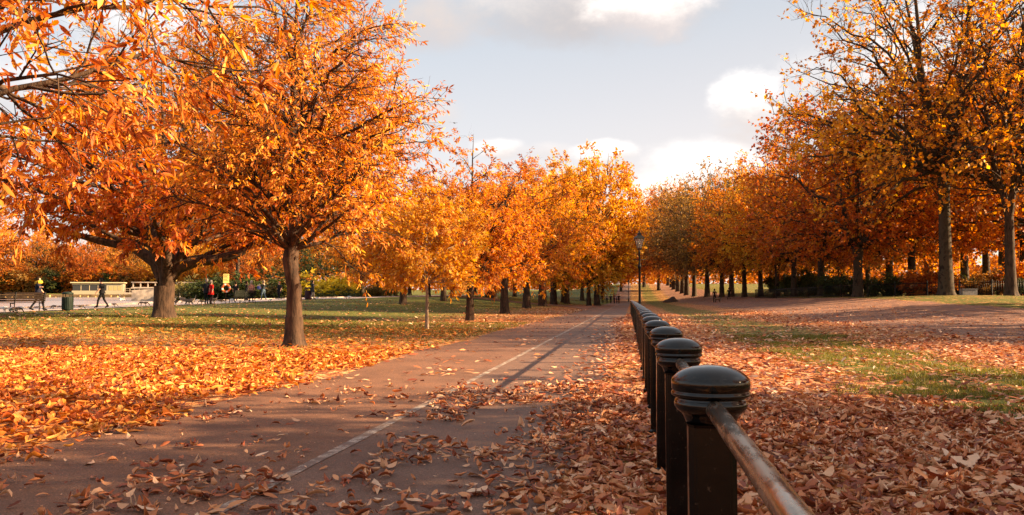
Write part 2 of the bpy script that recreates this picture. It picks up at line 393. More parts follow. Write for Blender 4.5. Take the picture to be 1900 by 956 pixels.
T['spread'] = make_tree('spreading_tree', 61, 9.4, 2.0, ov(7.0, .24, .9), .36, nl=40, sec=12, tw=9, lpt=12, leaf=(.24, .42), mats=('amber', 'bark_mid'), cb=3.8, leaders=5, rise=.28, limb_r=.75, wander=.16, root=1.4, extra=True, lean=(.8, 0), spread=1.3, limb_up=.03)
T['over'] = make_tree('near_chestnut', 77, 7.8, 2.5, ov(3.6, .3, .8), .15, nl=34, sec=9, tw=6, lpt=10, leaf=(.15, .27), lk='lance', mats=('chestnut', 'bark'), cb=2.6, rise=.35, limb_r=.17, wander=.2, bare=.06, droop=.4)
T['bush'] = make_tree('bush', 90, 3.2, .35, ov(1.9, .45, .7), .07, nl=26, sec=7, tw=6, lpt=12, leaf=(.20, .5), mats=('evergreen', 'bark'), cb=.05, leaders=3, rise=.9, droop=.1)

# ------------------------------------------------------------------ the planting of trees
def px_tree(key, name, px, by, ty, label, rz=0, d=None, group=None, mat=None, wide=1.0, sink=.04):
    x, y, z = foot(px, by) if d is None else spot(px, d)
    dep = (x * fw.x + y * fw.y)
    top = CAM.z + (544 - ty) / F * dep
    Hk = {'round': 18, 'wispy': 9.4, 'main': 9.3, 'row': 9.0, 'row2': 8.4, 'yellow': 5.2, 'plane': 22, 'plane2': 20, 'bigplane': 31, 'twiggy': 22, 'spread': 9.4, 'over': 7.6, 'bush': 3.2}[key]
    s = (top - z) / Hk
    if name in ('plane_tree', 'woodland_tree', 'distant_tree', 'far_bank_tree'): wide = wide * (.84 + .36 * ((px * 7.31) % 1)); rz = rz + px
    return plant(T[key], name, (x, y, z - sink * s), s * wide, rz, label, 'tree' if key != 'bush' else 'bush', group, s, mat)

px_tree('main', 'chestnut_tree', 545, 643, -135, 'orange chestnut tree with straight bare lower trunk on the leafy lawn beside the path', .5)
px_tree('spread', 'spreading_tree', 303, 590, 150, 'broad old tree with thick forking trunk and low horizontal limbs near the lake', .1, wide=1.0)
x, y, z = spot(-225, 7.4)
plant(T['over'], 'overhanging_chestnut_tree', (x, y, z), 1, 1.1, 'near chestnut tree whose long orange leaves hang into the upper left corner', 'tree')
px_tree('yellow', 'young_tree', 792, 611, 345, 'slender young yellow tree with thin pale trunk beside the lawn edge', 1)
G1 = 'autumn trees lining the lawn left of the path'
for i, (k, px, by, ty, rz, mat, lab) in enumerate([
    ('wispy', 872, 595, 236, .3, None, 'tall dark trunked orange tree with wispy top right behind the young yellow tree'),
    ('row2', 936, 582, 300, 1.7, None, 'second dark trunk back along the lawn edge, low spreading orange crown'),
    ('row', 977, 572, 292, 2.9, None, 'third trunk back along the lawn edge, right side of trunk brightly lit'),
    ('row2', 1006, 568, 305, 4.1, None, 'fourth trunk back along the lawn edge, under deep orange leaves'),
    ('row', 1027, 565, 318, 5.2, 'yellow', 'fifth trunk back along the lawn edge, crown golden yellow'),
    ('row2', 1047, 562, 372, .9, 'yellow', 'sixth trunk back along the lawn edge, small bright yellow crown by the path junction'),
    ('row2', 748, 565, 330, 2.2, None, 'orange tree with thick dark trunk between the chestnut and the young yellow tree'),
    ('row', 823, 559, 345, 3.3, 'yellow', 'golden tree with short dark trunk just right of the young yellow tree'),
]):
    px_tree(k, 'lawn_tree', px, by, ty, lab, rz, None, G1, mat)
G2 = 'trees beyond the lawn and promenade'
for i, (k, px, d, ty, rz, mat, lab) in enumerate([
    ('plane2', 672, 118, 330, .2, 'amber', 'large orange tree with broad trunk behind the end of the beige fence'),
    ('row', 700, 135, 380, 1.2, None, 'small orange tree behind the far litter bin'),
    ('row2', 795, 125, 400, 2.5, 'yellow', 'yellow tree behind the thin pale trunk of the young tree'),
    ('plane', 839, 140, 330, .8, None, 'distant orange tree behind the golden lawn tree'),
    ('row', 905, 130, 370, 1.9, None, 'distant tree left of the second lawn edge trunk, base flared and lit'),
    ('row2', 916, 118, 380, 3.0, None, 'thin distant tree just left of the second lawn edge trunk'),
    ('plane2', 955, 150, 335, 4.4, 'amber', 'distant tall orange tree rising behind the third lawn edge tree'),
    ('round', 1052, 125, 300, 5.0, 'yellow', 'tall golden green tree rising above the yellow crown by the junction'),
    ('round', 1107, 108, 268, .6, 'yellow', 'tall rounded golden tree rising above its neighbours left of the lamp post'),
    ('row2', 1092, 108, 420, 1.4, 'yellow', 'yellow tree with broad dark trunk at the junction left of the walking group'),
    ('plane2', 1152, 230, 405, 2.7, 'russet', 'russet tree hanging over the far path behind the walking group'),
    ('round', 1118, 185, 380, 3.9, 'russet', 'dark russet tree behind the tall rounded tree and walking group'),
    ('plane2', 1195, 260, 385, 4.6, 'russet', 'distant thin tree right behind the lamp lantern'),
    ('plane', 1222, 235, 385, 5.5, 'amber', 'bright orange tree at the far left end of the right hand tree line'),
    ('plane2', 1080, 170, 395, .3, 'amber', 'dense orange tree filling the gap left of the walking group'),
    ('round', 1010, 175, 345, 1.0, 'russet', 'brown tree behind the fourth lawn edge trunk'),
    ('plane2', 880, 190, 360, 2.0, 'amber', 'distant orange tree behind the tall dark trunked lawn tree'),
    ('plane', 760, 185, 370, 3.1, 'amber', 'distant orange tree behind the thick dark lawn trunk'),
    ('plane2', 600, 160, 380, 4.2, 'evergreen', 'dark green tree behind the golden bushes at the lake end'),
]):
    px_tree(k, 'distant_tree', px, None, ty, lab, rz, d, G2, mat)
# bare tall trees behind the spreading tree
for px, d, ty, rz, lab in [(303, 46, -40, .4, 'tall half bare tree with upright twigs hidden behind the spreading tree trunk'),
                           (547, 50, -10, 1.5, 'tall half bare tree with dense upright twigs directly behind the chestnut trunk'),
                           (441, 128, 235, 2.5, 'half bare tree with pale trunk behind the lakeside bench with standing people')]:
    px_tree('twiggy', 'bare_tree', px, None, ty, lab, rz, d, 'tall half bare trees on the lake shore')
# far bank of the lake
G3 = 'trees on the far bank of the lake'
words = ['first', 'second', 'third', 'fourth', 'fifth', 'sixth', 'seventh', 'eighth', 'ninth', 'tenth', 'eleventh', 'twelfth', 'thirteenth', 'fourteenth', 'fifteenth', 'sixteenth', 'seventeenth', 'eighteenth', 'nineteenth', 'twentieth']
hues = {None: 'orange', 'yellow': 'yellow', 'russet': 'russet', 'amber': 'amber', 'olive': 'olive brown', 'evergreen': 'dark green'}
far = [(-60, 'amber', 300), (12, 'amber', 470), (58, 'russet', 420), (95, 'evergreen', 440), (128, 'amber', 450), (165, 'amber', 430), (205, 'yellow', 440), (240, 'olive', 400), (272, 'amber', 420),
       (322, 'yellow', 430), (352, 'amber', 440), (385, 'yellow', 425), (420, 'russet', 400), (455, 'russet', 410), (500, 'olive', 400), (540, 'amber', 400)]
for i, (px, mat, ty) in enumerate(far):
    px_tree(['plane', 'plane2'][i % 2], 'far_bank_tree', px, None, ty, f'{hues[mat]} tree on the far lake bank, {words[i]} from the left edge', i * 1.3, 262 + (i * 37) % 30 - (32 if i > 9 else 0), G3, mat)

# the tall row on the right
GR = 'plane trees in the long row right of the field'
px_tree('bigplane', 'tall_plane_tree', 1755, None, -230, 'tallest plane tree with huge straight trunk and open crown near the right edge', 1.9, 60, GR, 'amber')
px_tree('twiggy', 'dark_tree', 1875, None, -160, 'dark trunked tree with two thick low limbs and dense twigs at the right edge', 2.2, 56, GR)
px_tree('plane2', 'plane_tree', 1592, None, 118, 'plane tree with forked pale trunk and wide orange crown left of the tallest plane', .3, 72, GR, 'amber')
right = [(1692, 82, 150, 'amber'), (1523, 90, 250, 'amber'), (1473, 100, 285, 'amber'), (1442, 108, 300, 'yellow'), (1411, 116, 315, 'amber'), (1381, 126, 325, 'amber'), (1357, 136, 325, 'olive'),
         (1339, 147, 330, 'olive'), (1312, 158, 340, 'olive'), (1288, 170, 355, 'olive'), (1274, 184, 360, 'amber'), (1266, 198, 365, 'russet'), (1258, 214, 368, 'amber'), (1251, 232, 370, 'amber'), (1246, 252, 372, 'yellow'), (1240, 275, 374, 'amber')]
for i, (px, d, ty, mat) in enumerate(right):
    px_tree(['plane', 'plane2'][i % 2], 'plane_tree', px, None, ty - 32, f'{hues[mat]} plane tree, {words[i]} trunk along the right hand row counting from the tallest tree', 1 + i * 1.7, d, GR, mat)
G4 = 'trees standing behind the right hand row'
back = [(1900, 85, 60, 'amber'), (1830, 92, 120, 'amber'), (1650, 105, 200, 'amber'), (1790, 112, 160, 'amber'), (1560, 118, 260, 'olive'), (1720, 125, 210, 'amber'), (1500, 140, 300, 'evergreen'), (1430, 160, 330, 'amber'), (1950, 70, 20, 'amber'), (1610, 150, 250, 'amber'), (1860, 135, 150, 'amber')]
for i, (px, d, ty, mat) in enumerate(back):
    px_tree(['plane2', 'plane'][i % 2], 'woodland_tree', px, None, ty, f'{hues[mat]} tree behind the railing, {words[i]} of the woodland trees seen between the trunks', 2 + i * 2.1, d, G4, mat)
G5 = 'undergrowth bushes behind the railing'
for i, (px, d, ty, mat) in enumerate([(1560, 80, 505, 'evergreen'), (1600, 84, 515, 'evergreen'), (1640, 76, 512, 'evergreen'), (1672, 74, 505, 'evergreen'), (1722, 70, 495, 'russet'), (1740, 76, 508, 'evergreen'), (1815, 74, 515, 'olive'),
                                      (1850, 78, 500, 'olive'), (1895, 68, 510, 'evergreen'), (1780, 80, 510, 'evergreen'), (1490, 104, 500, 'evergreen'), (1455, 120, 505, 'evergreen'), (1530, 98, 510, 'evergreen'), (1925, 74, 480, 'amber')]):
    px_tree('bush', 'undergrowth_bush', px, None, ty, f'{hues[mat]} bush at the foot of the right hand trees, {words[i]} of the undergrowth', i * 1.1, d, G5, mat, wide=1.25)
# unseen trees right of the frame, added to cast shade across the path
for x, y, s, k, lab in [(15, 3.4, .72, 'plane2', 'plane tree beyond the right edge shading the nearest part of the path'), (12.5, 6.2, .9, 'row', 'small tree beyond the right edge shading the bollards'),
                        (17, 9.5, 1.05, 'row2', 'second small tree beyond the right edge shading the leafy verge'), (24, 25, .8, 'twiggy', 'half bare tree beyond the right edge casting thin shadow stripes'),
                        (27, 30, .95, 'twiggy', 'second half bare tree beyond the right edge casting thin shadow stripes'), (30, 44, .9, 'plane', 'fourth and farthest unseen shade tree beyond the right edge')]:
    plant(T[k], 'unseen_shade_tree', (x, y, zs(x, y) - .05), s, y, lab, 'tree', 'unseen trees added for shade past the right edge')

# shrubs at the end of the lake
G6 = 'shrubs and reeds at the end of the lake'
for i, (px, d, ty, w, mat, lab) in enumerate([
    (355, 116, 522, 1.5, 'reed', 'yellow green reeds beside the arched bridge'), (372, 114, 520, 1.5, 'reed', 'tall pale reeds left of the couple in red and dark coats'),
    (405, 113, 517, 1.6, 'evergreen', 'green shrub behind the lifebuoy post'), (432, 113, 515, 1.7, 'evergreen', 'green shrub behind the lakeside bench'),
    (468, 114, 512, 1.8, 'evergreen', 'dark green shrub left of the person with blue bag'), (500, 112, 508, 1.8, 'evergreen', 'dark green shrub behind the person with blue bag'),
    (528, 113, 518, 1.6, 'reed', 'olive reeds behind the red haired person'), (562, 112, 528, 1.8, 'reed', 'low olive reeds right of the chestnut trunk'),
    (590, 112, 512, 1.5, 'goldbush', 'bright golden bush right behind the man in dark coat'), (618, 115, 517, 1.7, 'goldbush', 'golden yellow bush left of the beige fence'),
    (640, 119, 520, 1.6, 'goldbush', 'amber gold bush above the beige fence'), (610, 108, 538, 1.9, 'evergreen', 'clipped low green bush under the golden bushes'),
    (636, 110, 538, 1.8, 'evergreen', 'clipped low green bush beside the beige fence'), (690, 124, 530, 1.8, 'reed', 'pale straw reeds right of the broad trunk'), (722, 128, 532, 1.7, 'reed', 'pale straw reeds behind the far litter bin')]):
    px_tree('bush', 'shrub', px, None, ty, lab, i * .9, d, G6, mat, wide=w)

# hedges that close the view under the crowns
for i, (px, d, ty, w, mat, lab) in enumerate([(-30 + k * 29, 268, 505 - (k * 7) % 13, 2.2, ['amber', 'evergreen', 'amber', 'olive', 'russet', 'evergreen', 'amber'][k % 7], f'bushy {["amber", "dark green", "amber", "olive", "russet", "dark green", "amber"][k % 7]} thicket on the far lake bank, {words[k]} from the left edge') for k in range(18)]):
    px_tree('bush', 'bank_thicket', px, None, ty, lab, i * 1.9, d, 'thickets on the far bank of the lake', mat, wide=w * .62)
def distant_wood():
    rg = np.random.default_rng(5); n_ = 120000
    a = rg.uniform(R(-72), R(44), n_); rr = rg.uniform(330, 420, n_)
    hx = np.where(a < -.35, 9, 0) + 13 + 6 * np.sin(a * 37) * np.sin(a * 91 + 1) + 3 * np.sin(a * 230)
    h = rg.uniform(0, 1, n_) ** .8 * hx
    X = np.sin(a) * rr; Y = np.cos(a) * rr; P = np.stack([X, Y, zt(X, Y) + h], -1)
    ln = rg.uniform(.8, 1.8, n_)
    me = leaves_mesh('distant_woodland', P, rg.normal(0, 1, (n_, 3)), rg.normal(0, 1, (n_, 3)), ln, ln * .8, M['amber'], 'kite', np.clip(rg.normal(.4, .2, n_) + .2 * np.sin(a * 60), 0, 1))
    tag(link('distant_woodland', me), 'far off autumn wood closing the horizon behind everything', 'woodland', kind='stuff')
distant_wood()

# ------------------------------------------------------------------ ground
def terrain():
    xs = np.concatenate([np.linspace(-900, -260, 14), [-252, -250.01, -249.9], np.linspace(-240, -68, 22), [-66.1, -65.9, -60, -50, -42, -38, -36.41, -36.35], np.arange(-36, 30, .75), np.linspace(30, 120, 40), np.linspace(140, 900, 16)])
    ys = np.concatenate([np.linspace(-90, -6, 10), np.arange(-5, 60, 1.0), np.arange(60, 107.5, 2.5), [107.9, 108.1], np.arange(110, 194, 5), [194.9, 195.1], np.arange(200, 340, 5), np.linspace(345, 1500, 24)])
    X, Y = np.meshgrid(xs, ys, indexing='ij'); Z = zt(X, Y)
    nx, ny = len(xs), len(ys); idx = np.arange(nx * ny).reshape(nx, ny)
    q = np.stack([idx[:-1, :-1], idx[1:, :-1], idx[1:, 1:], idx[:-1, 1:]], -1).reshape(-1, 4)
    return xs, ys, np.stack([X, Y, Z], -1).reshape(-1, 3), q
xs_, ys_, TV, TQ = terrain()
def zi(X, Y):
    """height of the terrain MESH (bilinear)"""
    X = np.asarray(X, float); Y = np.asarray(Y, float)
    i = np.clip(np.searchsorted(xs_, X) - 1, 0, len(xs_) - 2); j = np.clip(np.searchsorted(ys_, Y) - 1, 0, len(ys_) - 2)
    Z = TV[:, 2].reshape(len(xs_), len(ys_)); u = (X - xs_[i]) / (xs_[i + 1] - xs_[i]); v = (Y - ys_[j]) / (ys_[j + 1] - ys_[j])
    return Z[i, j] * (1 - u) * (1 - v) + Z[i + 1, j] * u * (1 - v) + Z[i, j + 1] * (1 - u) * v + Z[i + 1, j + 1] * u * v

n = N('lawn_and_fallen_leaves')
g = n.t.nodes.new('ShaderNodeNewGeometry').outputs['Position']
s_ = sep(n, g); X_, Y_ = s_[0], s_[1]
big = n.math('SUBTRACT', n.noise(g, .22, 4), .5); med = n.math('SUBTRACT', n.noise(g, 1.3, 4, .6), .5)
Xn = n.math('ADD', X_, n.math('ADD', n.math('MULTIPLY', big, 2.2), n.math('MULTIPLY', med, 1.4)))
Yn = n.math('ADD', Y_, n.math('ADD', n.math('MULTIPLY', big, 26), n.math('MULTIPLY', med, 10)))
gr = n.ramp(n.noise(g, 5, 5, .7), [(.3, (.035, .05, .010)), (.5, (.095, .105, .018)), (.7, (.20, .19, .035))])
vc = n.voro(g, 11.5); vr = sep(n, vc)[0]
lit = n.ramp(vr, [(0, (.09, .03, .018)), (.3, (.28, .08, .03)), (.6, (.46, .17, .05)), (.85, (.58, .30, .12)), (1, (.7, .45, .22))])
vc2 = sep(n, n.voro(g, 4.2))[1]
er = n.ramp(n.noise(n.n('Mapping', Vector=g, Scale=(1.2, .35, 1)).outputs[0], 2.2, 5, .65), [(.35, (.15, .075, .055)), (.6, (.27, .15, .11))])
# litter weights, left
wl = n.math('SUBTRACT', 1, n.smooth(Yn, 13, 32))
edge = n.math('MULTIPLY', n.smooth(Xn, -13, -6), n.math('SUBTRACT', 1, n.smooth(Y_, 110, 130)))
wl = n.math('MAXIMUM', n.math('MULTIPLY', wl, .95), n.math('MULTIPLY', edge, .8))
# litter weights, right
strip = n.math('MULTIPLY', n.smooth(Xn, 2.4, 3.2), n.math('SUBTRACT', 1, n.smooth(Xn, 5.2, 6.2)))
wr = n.math('SUBTRACT', 1, n.math('MULTIPLY', strip, .80))
isr = n.math('GREATER_THAN', X_, -2)
w = n.math('ADD', n.math('MULTIPLY', isr, wr), n.math('MULTIPLY', n.math('SUBTRACT', 1, isr), wl))
farg = n.math('MULTIPLY', isr, n.smooth(n.math('ADD', Y_, n.math('MULTIPLY', big, 60)), 95, 130))
w = n.math('MULTIPLY', w, n.math('SUBTRACT', 1, n.math('MULTIPLY', farg, .45)))
lm = n.math('LESS_THAN', sep(n, n.voro(g, 11.5))[2], n.math('ADD', n.math('MULTIPLY', w, 1.02), .03))
col = n.mix(lm, gr, lit)
we = n.math('MULTIPLY', n.math('MULTIPLY', n.smooth(Xn, 7.2, 9.2), n.math('SUBTRACT', 1, n.smooth(Xn, 17.4, 18.2))), .93)
em = n.math('LESS_THAN', vc2, we)
col = n.mix(em, col, er)
wg = n.smooth(Xn, 17.4, 18.2)
gg = n.math('LESS_THAN', sep(n, n.voro(g, 5.5))[0], n.math('MULTIPLY', wg, .85))
col = n.mix(gg, col, gr)
hgt = n.math('ADD', n.voro(g, 8.5, 'Distance'), n.noise(g, 40, 3))
M['ground'] = n.pbr(col, .85, 0, n.bump(hgt, .8, .05), .2)
o = link('ground', np_mesh('ground', TV, [TQ], M['ground'], smooth=False)); tag(o, kind='structure')

def strip_sheet(name, x0f, x1f, y0, y1, dz, mat, nx=4, label=None):
    ys = ys_[(ys_ > y0) & (ys_ < y1)]; ys = np.concatenate([[y0], ys, [y1]])
    V = []
    for yy in ys:
        for u in np.linspace(0, 1, nx + 1):
            xx = x0f(yy) * (1 - u) + x1f(yy) * u; V.append((xx, yy, float(zi(xx, yy)) + dz))
    idx = np.arange(len(V)).reshape(len(ys), nx + 1)
    q = np.stack([idx[:-1, :-1], idx[:-1, 1:], idx[1:, 1:], idx[1:, :-1]], -1).reshape(-1, 4)
    o = link(name, np_mesh(name, np.array(V), [q], mat)); tag(o, kind='structure'); return o

n = N('worn_path_asphalt'); g = n.t.nodes.new('ShaderNodeNewGeometry').outputs['Position']; s_ = sep(n, g)
half = n.smooth(n.math('ADD', s_[0], n.math('MULTIPLY', n.math('SUBTRACT', n.noise(g, 2, 3), .5), .06)), -2.04, -1.98)
spk = n.ramp(sep(n, n.voro(g, 160))[0], [(0, (.35, .35, .35)), (.5, (.85, .85, .85)), (.9, (1.3, 1.25, 1.2)), (1, (2.2, 2.1, 2.0))])
a_ = n.mix(half, (.175, .086, .052), (.155, .088, .064))
blot = n.ramp(n.noise(g, .9, 6, .7), [(.3, (.66, .62, .60)), (.5, (1, 1, 1)), (.7, (1.3, 1.28, 1.25))])
a_ = n.mix(1.0, a_, blot, 'MULTIPLY'); a_ = n.mix(.75, a_, spk, 'MULTIPLY')
M['asphalt'] = n.pbr(a_, .72, 0, n.bump(n.math('ADD', n.voro(g, 150, 'Distance'), n.noise(g, 12, 4)), .5, .006), .4)
strip_sheet('path', lambda y: -4.15 + .12 * math.sin(y * .7) + .07 * math.sin(y * 1.9), lambda y: -.38 + .05 * math.sin(y * 1.1), -4, 380, .006, M['asphalt'], 6)
# side path leaving to the left at the junction
V = []; xsid = np.linspace(-4.05, -31, 30)
for i, xx in enumerate(xsid):
    f_ = max(0, 1 - (i / 6)) ** 2
    for u in (0, .5, 1):
        yy = (92 + i * .9 - 22 * f_) * (1 - u) + (101 + i * .9 + 9 * f_) * u
        V.append((xx, yy, float(zi(xx, yy)) + .03))
idx = np.arange(90).reshape(30, 3)
o = link('side_path', np_mesh('side_path', np.array(V), [np.stack([idx[:-1, :-1], idx[1:, :-1], idx[1:, 1:], idx[:-1, 1:]], -1).reshape(-1, 4)], M['asphalt'])); tag(o, kind='structure')
n = N('worn_white_line'); g = n.t.nodes.new('ShaderNodeNewGeometry').outputs['Position']
wear = n.smooth(n.noise(g, 7, 6, .8), .38, .55)
wear = n.math('MAXIMUM', wear, n.math('LESS_THAN', sep(n, n.voro(g, 90))[0], .15))
M['line'] = n.pbr(n.mix(wear, (.46, .39, .33), (.15, .10, .08)), .7, 0, n.bump(n.voro(g, 150, 'Distance'), .5, .005))
strip_sheet('path_marking', lambda y: -2.10 + .006 * math.sin(y * 3.1), lambda y: -2.015 + .006 * math.sin(y * 2.3), -3, 140, .010, M['line'], 1)

# promenade and lake
M['paving'] = simple('pale_paving', (.46, .37, .33), .8, 0, .18, 1.2)
strip_sheet('promenade', lambda y: -36.3, lambda y: -30.9 - .25 * math.sin(y * .21), 10, 160, .03, M['paving'], 8)
strip_sheet('promenade_kerb', lambda y: -36.38, lambda y: -36.12, 10, 107.5, .12, M['paving'], 1)
n = N('lake_water'); g = n.t.nodes.new('ShaderNodeNewGeometry').outputs['Position']
mp = n.n('Mapping', Vector=g, Scale=(1, 1, 1)).outputs[0]
wb = n.bump(n.noise(mp, 2.4, 3), .22, .05)
M['water'] = n.pbr((.30, .25, .235), .22, 0, wb, .6)
bm = NB(); bmesh.ops.create_grid(bm, x_segments=2, y_segments=2, size=.5)
for v in bm.verts: v.co = Vector((-36.37 + (v.co.x - .5) * 213.6, 52 + (v.co.y) * 286, -.03))
o = link('lake_water', bm_mesh('lake_water', bm, M['water'])); tag(o, kind='structure')

# ------------------------------------------------------------------ fallen leaves
def litter(name, X, Y, dz, mat, size, kind='lance', flat=.35, seed=1, label=None):
    rg = np.random.default_rng(seed); n_ = len(X)
    z = zi(X, Y) + dz
    a = rg.uniform(0, 2 * PI, n_); tilt = rg.normal(0, flat * .55, n_)
    ax = np.stack([np.cos(a) * np.cos(tilt), np.sin(a) * np.cos(tilt), np.sin(tilt)], -1)
    nr = np.stack([rg.normal(0, flat, n_), rg.normal(0, flat, n_), np.sign(rg.random(n_) - .2)], -1)
    ln = size * np.clip(rg.lognormal(-.22, .26, n_), .35, 1.2); wd = ln * rg.uniform(.26, .48, n_)
    p = np.stack([X, Y, z + np.abs(np.sin(tilt)) * ln * .5 + rg.uniform(0, .012, n_)], -1) - ax * (ln / 2)[:, None]
    rn = np.clip(rg.beta(1.15, 1.15, n_) * .9 + .1 * vnoise(X, Y, .8, 3), 0, 1)
    me = leaves_curl(name, p, ax, nr, ln, wd, mat, rn, rg) if kind == 'curl' else leaves_mesh(name, p, ax, nr, ln, wd, mat, kind, rn)
    o = link(name, me); tag(o, label, 'fallen leaves', kind='stuff'); return o
def leaves_curl(name, pos, ax, nrm, length, width, mat, rnd, rg):
    """detailed dry leaf: 5 rows x 3, curled lengthwise and crosswise, wavy rim"""
    n_ = len(pos); ax = norm(ax); nr = norm(nrm - (nrm * ax).sum(-1, keepdims=True) * ax); b = np.cross(ax, nr)
    us = np.array([.04, .26, .5, .74, .97]); ws = np.array([.10, .40, .5, .40, .06])
    c1 = rg.normal(.15, 1.1, n_); c2 = rg.normal(.65, .7, n_); tw = rg.normal(0, .5, n_)
    V = []
    for u, w_ in zip(us, ws):
        bend = (u - .5)
        cx = (bend - c1 ** 2 * bend ** 3 * .5)[:, None] * length[:, None] if True else 0
        cz = (c1 * bend ** 2 * .9)[:, None] * length[:, None]
        for sgn in (-1, 0, 1):
            jit = rg.normal(0, .06, (n_, 1)) * width[:, None]
            ang = tw * bend
            y = sgn * w_ * width * np.cos(c2 * .8); z = abs(sgn) * w_ * width * np.sin(c2) * 1.1
            yy = y * np.cos(ang) - z * np.sin(ang); zz = y * np.sin(ang) + z * np.cos(ang)
            V.append(pos + ax * (cx + length[:, None] * .5) + b * (yy[:, None]) + nr * (cz + zz[:, None] + jit))
    V = np.stack(V, 1)
    base = (np.arange(n_) * 15)[:, None]; qs = []
    for r in range(4):
        for c in range(2):
            k = r * 3 + c; qs.append(np.stack([base[:, 0] + k, base[:, 0] + k + 1, base[:, 0] + k + 4, base[:, 0] + k + 3], -1))
    V[..., 2] = np.maximum(V[..., 2], (zi(pos[:, 0], pos[:, 1]) + .008)[:, None])
    return np_mesh(name, V.reshape(-1, 3), [np.concatenate(qs)], mat, rnd=np.tile(rnd, 8), smooth=True)
def vnoise(X, Y, s, seed):
    """smooth value noise 0..1"""
    rg = np.random.default_rng(seed); G = rg.random((256, 256)); x = X / s + 100; y = Y / s + 100
    i = np.floor(x).astype(int); j = np.floor(y).astype(int); u = x - i; v = y - j; u = u * u * (3 - 2 * u); v = v * v * (3 - 2 * v)
    a = G[i % 256, j % 256]; b = G[(i + 1) % 256, j % 256]; c = G[i % 256, (j + 1) % 256]; d = G[(i + 1) % 256, (j + 1) % 256]
    return a * (1 - u) * (1 - v) + b * u * (1 - v) + c * (1 - u) * v + d * u * v
def inview(X, Y, m=.15):
    dep = X * fw.x + Y * fw.y; lat = X * rt.x + Y * rt.y
    return (dep > 1.2) & (np.abs(lat) < dep * (950 / F + m) + .6)
def scatter(x0, x1, y0, y1, dens, dfun, seed):
    rg = np.random.default_rng(seed); n_ = int((x1 - x0) * (y1 - y0) * dens)
    X = rg.uniform(x0, x1, n_); Y = rg.uniform(y0, y1, n_)
    k = inview(X, Y); X, Y = X[k], Y[k]; k = rg.random(len(X)) < dfun(X, Y); return X[k], Y[k]

# right of the path edge up to the grass strip, spilling under the fence
def d_right(X, Y):
    e = vnoise(X, Y, 1.3, 5); wob = (e - .5) * 1.1
    g_ = (.35 + .65 * sstep(.2, .55, vnoise(X, Y * .6, .6, 78))) * sstep(2.3, 3.2, X + wob) * (1 - sstep(5.0, 6.0, X + wob))
    streak = np.exp(-((X + wob * .5 - 4.2) / .28) ** 2) * .5
    return np.clip(1 - g_ * (1 - .06 - streak), 0, 1) * (1 - sstep(7.5, 9.5, X + wob) * .85)
X, Y = scatter(-.35, 4.2, 1.3, 9, 560, d_right, 1); litter('fallen_leaves', X, Y, .012, M['litter'], .112, 'curl', .42, 1, 'dense drift of dry brown leaves around the bollards')
X, Y = scatter(-.35, 12, 9, 22, 170, d_right, 2); litter('fallen_leaves', X, Y, .012, M['litter'], .13, 'lance', .33, 2, 'brown leaves across the verge right of the bollards')
X, Y = scatter(-.35, 14, 22, 55, 32, d_right, 3); litter('fallen_leaves', X, Y, .012, M['litter'], .17, 'kite', .4, 3, 'thinning brown leaves far along the right verge')
X, Y = scatter(-.35, 5, 1.3, 9, 60, d_right, 51); litter('plane_leaves', X, Y, .03, M['litter'], .12, 'lobed', .42, 51, 'broader lobed leaves lying on the drift by the bollards')
X, Y = scatter(-4.2, 5, 1.3, 9, 200, lambda X, Y: np.where(X < -.4, .2, .6), 52); litter('leaf_crumbs', X, Y, .008, M['litter'], .028, 'kite', .3, 52, 'broken leaf crumbs and twigs strewn over path and verge')
# on the path
def d_path(X, Y):
    edge = np.clip(1 - (-.38 - X) / (.25 + .6 * vnoise(X, Y, 1.7, 9)), 0, 1)
    lean = sstep(.47, .75, vnoise(X + Y * .15, Y * .45, .55, 12)) * sstep(-3.0, -1.2, X) * (1 - sstep(9, 15, Y))
    patch = sstep(.62, .82, vnoise(X * .8, Y, .42, 15)) * (1 - sstep(10, 16, Y)) * .45
    return np.clip(edge * 1.0 + lean * .62 + patch + .028, 0, 1)
X, Y = scatter(-4.2, -.3, 1.6, 10, 400, d_path, 4); litter('path_leaves', X, Y, .014, M['litter'], .112, 'curl', .24, 4, 'dry leaves blown in drifts across the near path')
X, Y = scatter(-4.2, -.3, 10, 45, 90, d_path, 5); litter('path_leaves', X, Y, .014, M['litter'], .14, 'lance', .3, 5, 'scattered leaves further along the path')
# left lawn
def d_left(X, Y):
    e = vnoise(X, Y, 1.1, 21); e2 = vnoise(X, Y, 4, 22)
    return sstep(-4.0, -4.55, X + (e - .5) * .9) * (1 - sstep(14.5, 20, Y + (e2 - .5) * 9) * .62)
X, Y = scatter(-22, -3.7, 2.5, 15, 210, d_left, 6); litter('lawn_leaves', X, Y, .012, M['litter_gold'], .15, 'curl', .34, 6, 'thick sunlit carpet of golden leaves on the near left lawn')
X, Y = scatter(-34, -3.8, 15, 27, 62, d_left, 7); litter('lawn_leaves', X, Y, .012, M['litter_gold'], .16, 'lance', .36, 7, 'leaves around the foot of the chestnut tree')
X, Y = scatter(-31, -3.8, 27, 75, 7, lambda X, Y: (1 - sstep(30, 46, Y + (vnoise(X, Y, 5, 30) - .5) * 14) * .75 * sstep(-5, -10, X)), 8); litter('lawn_leaves', X, Y, .012, M['litter'], .20, 'kite', .4, 8, 'thin scatter of leaves on the far green lawn')
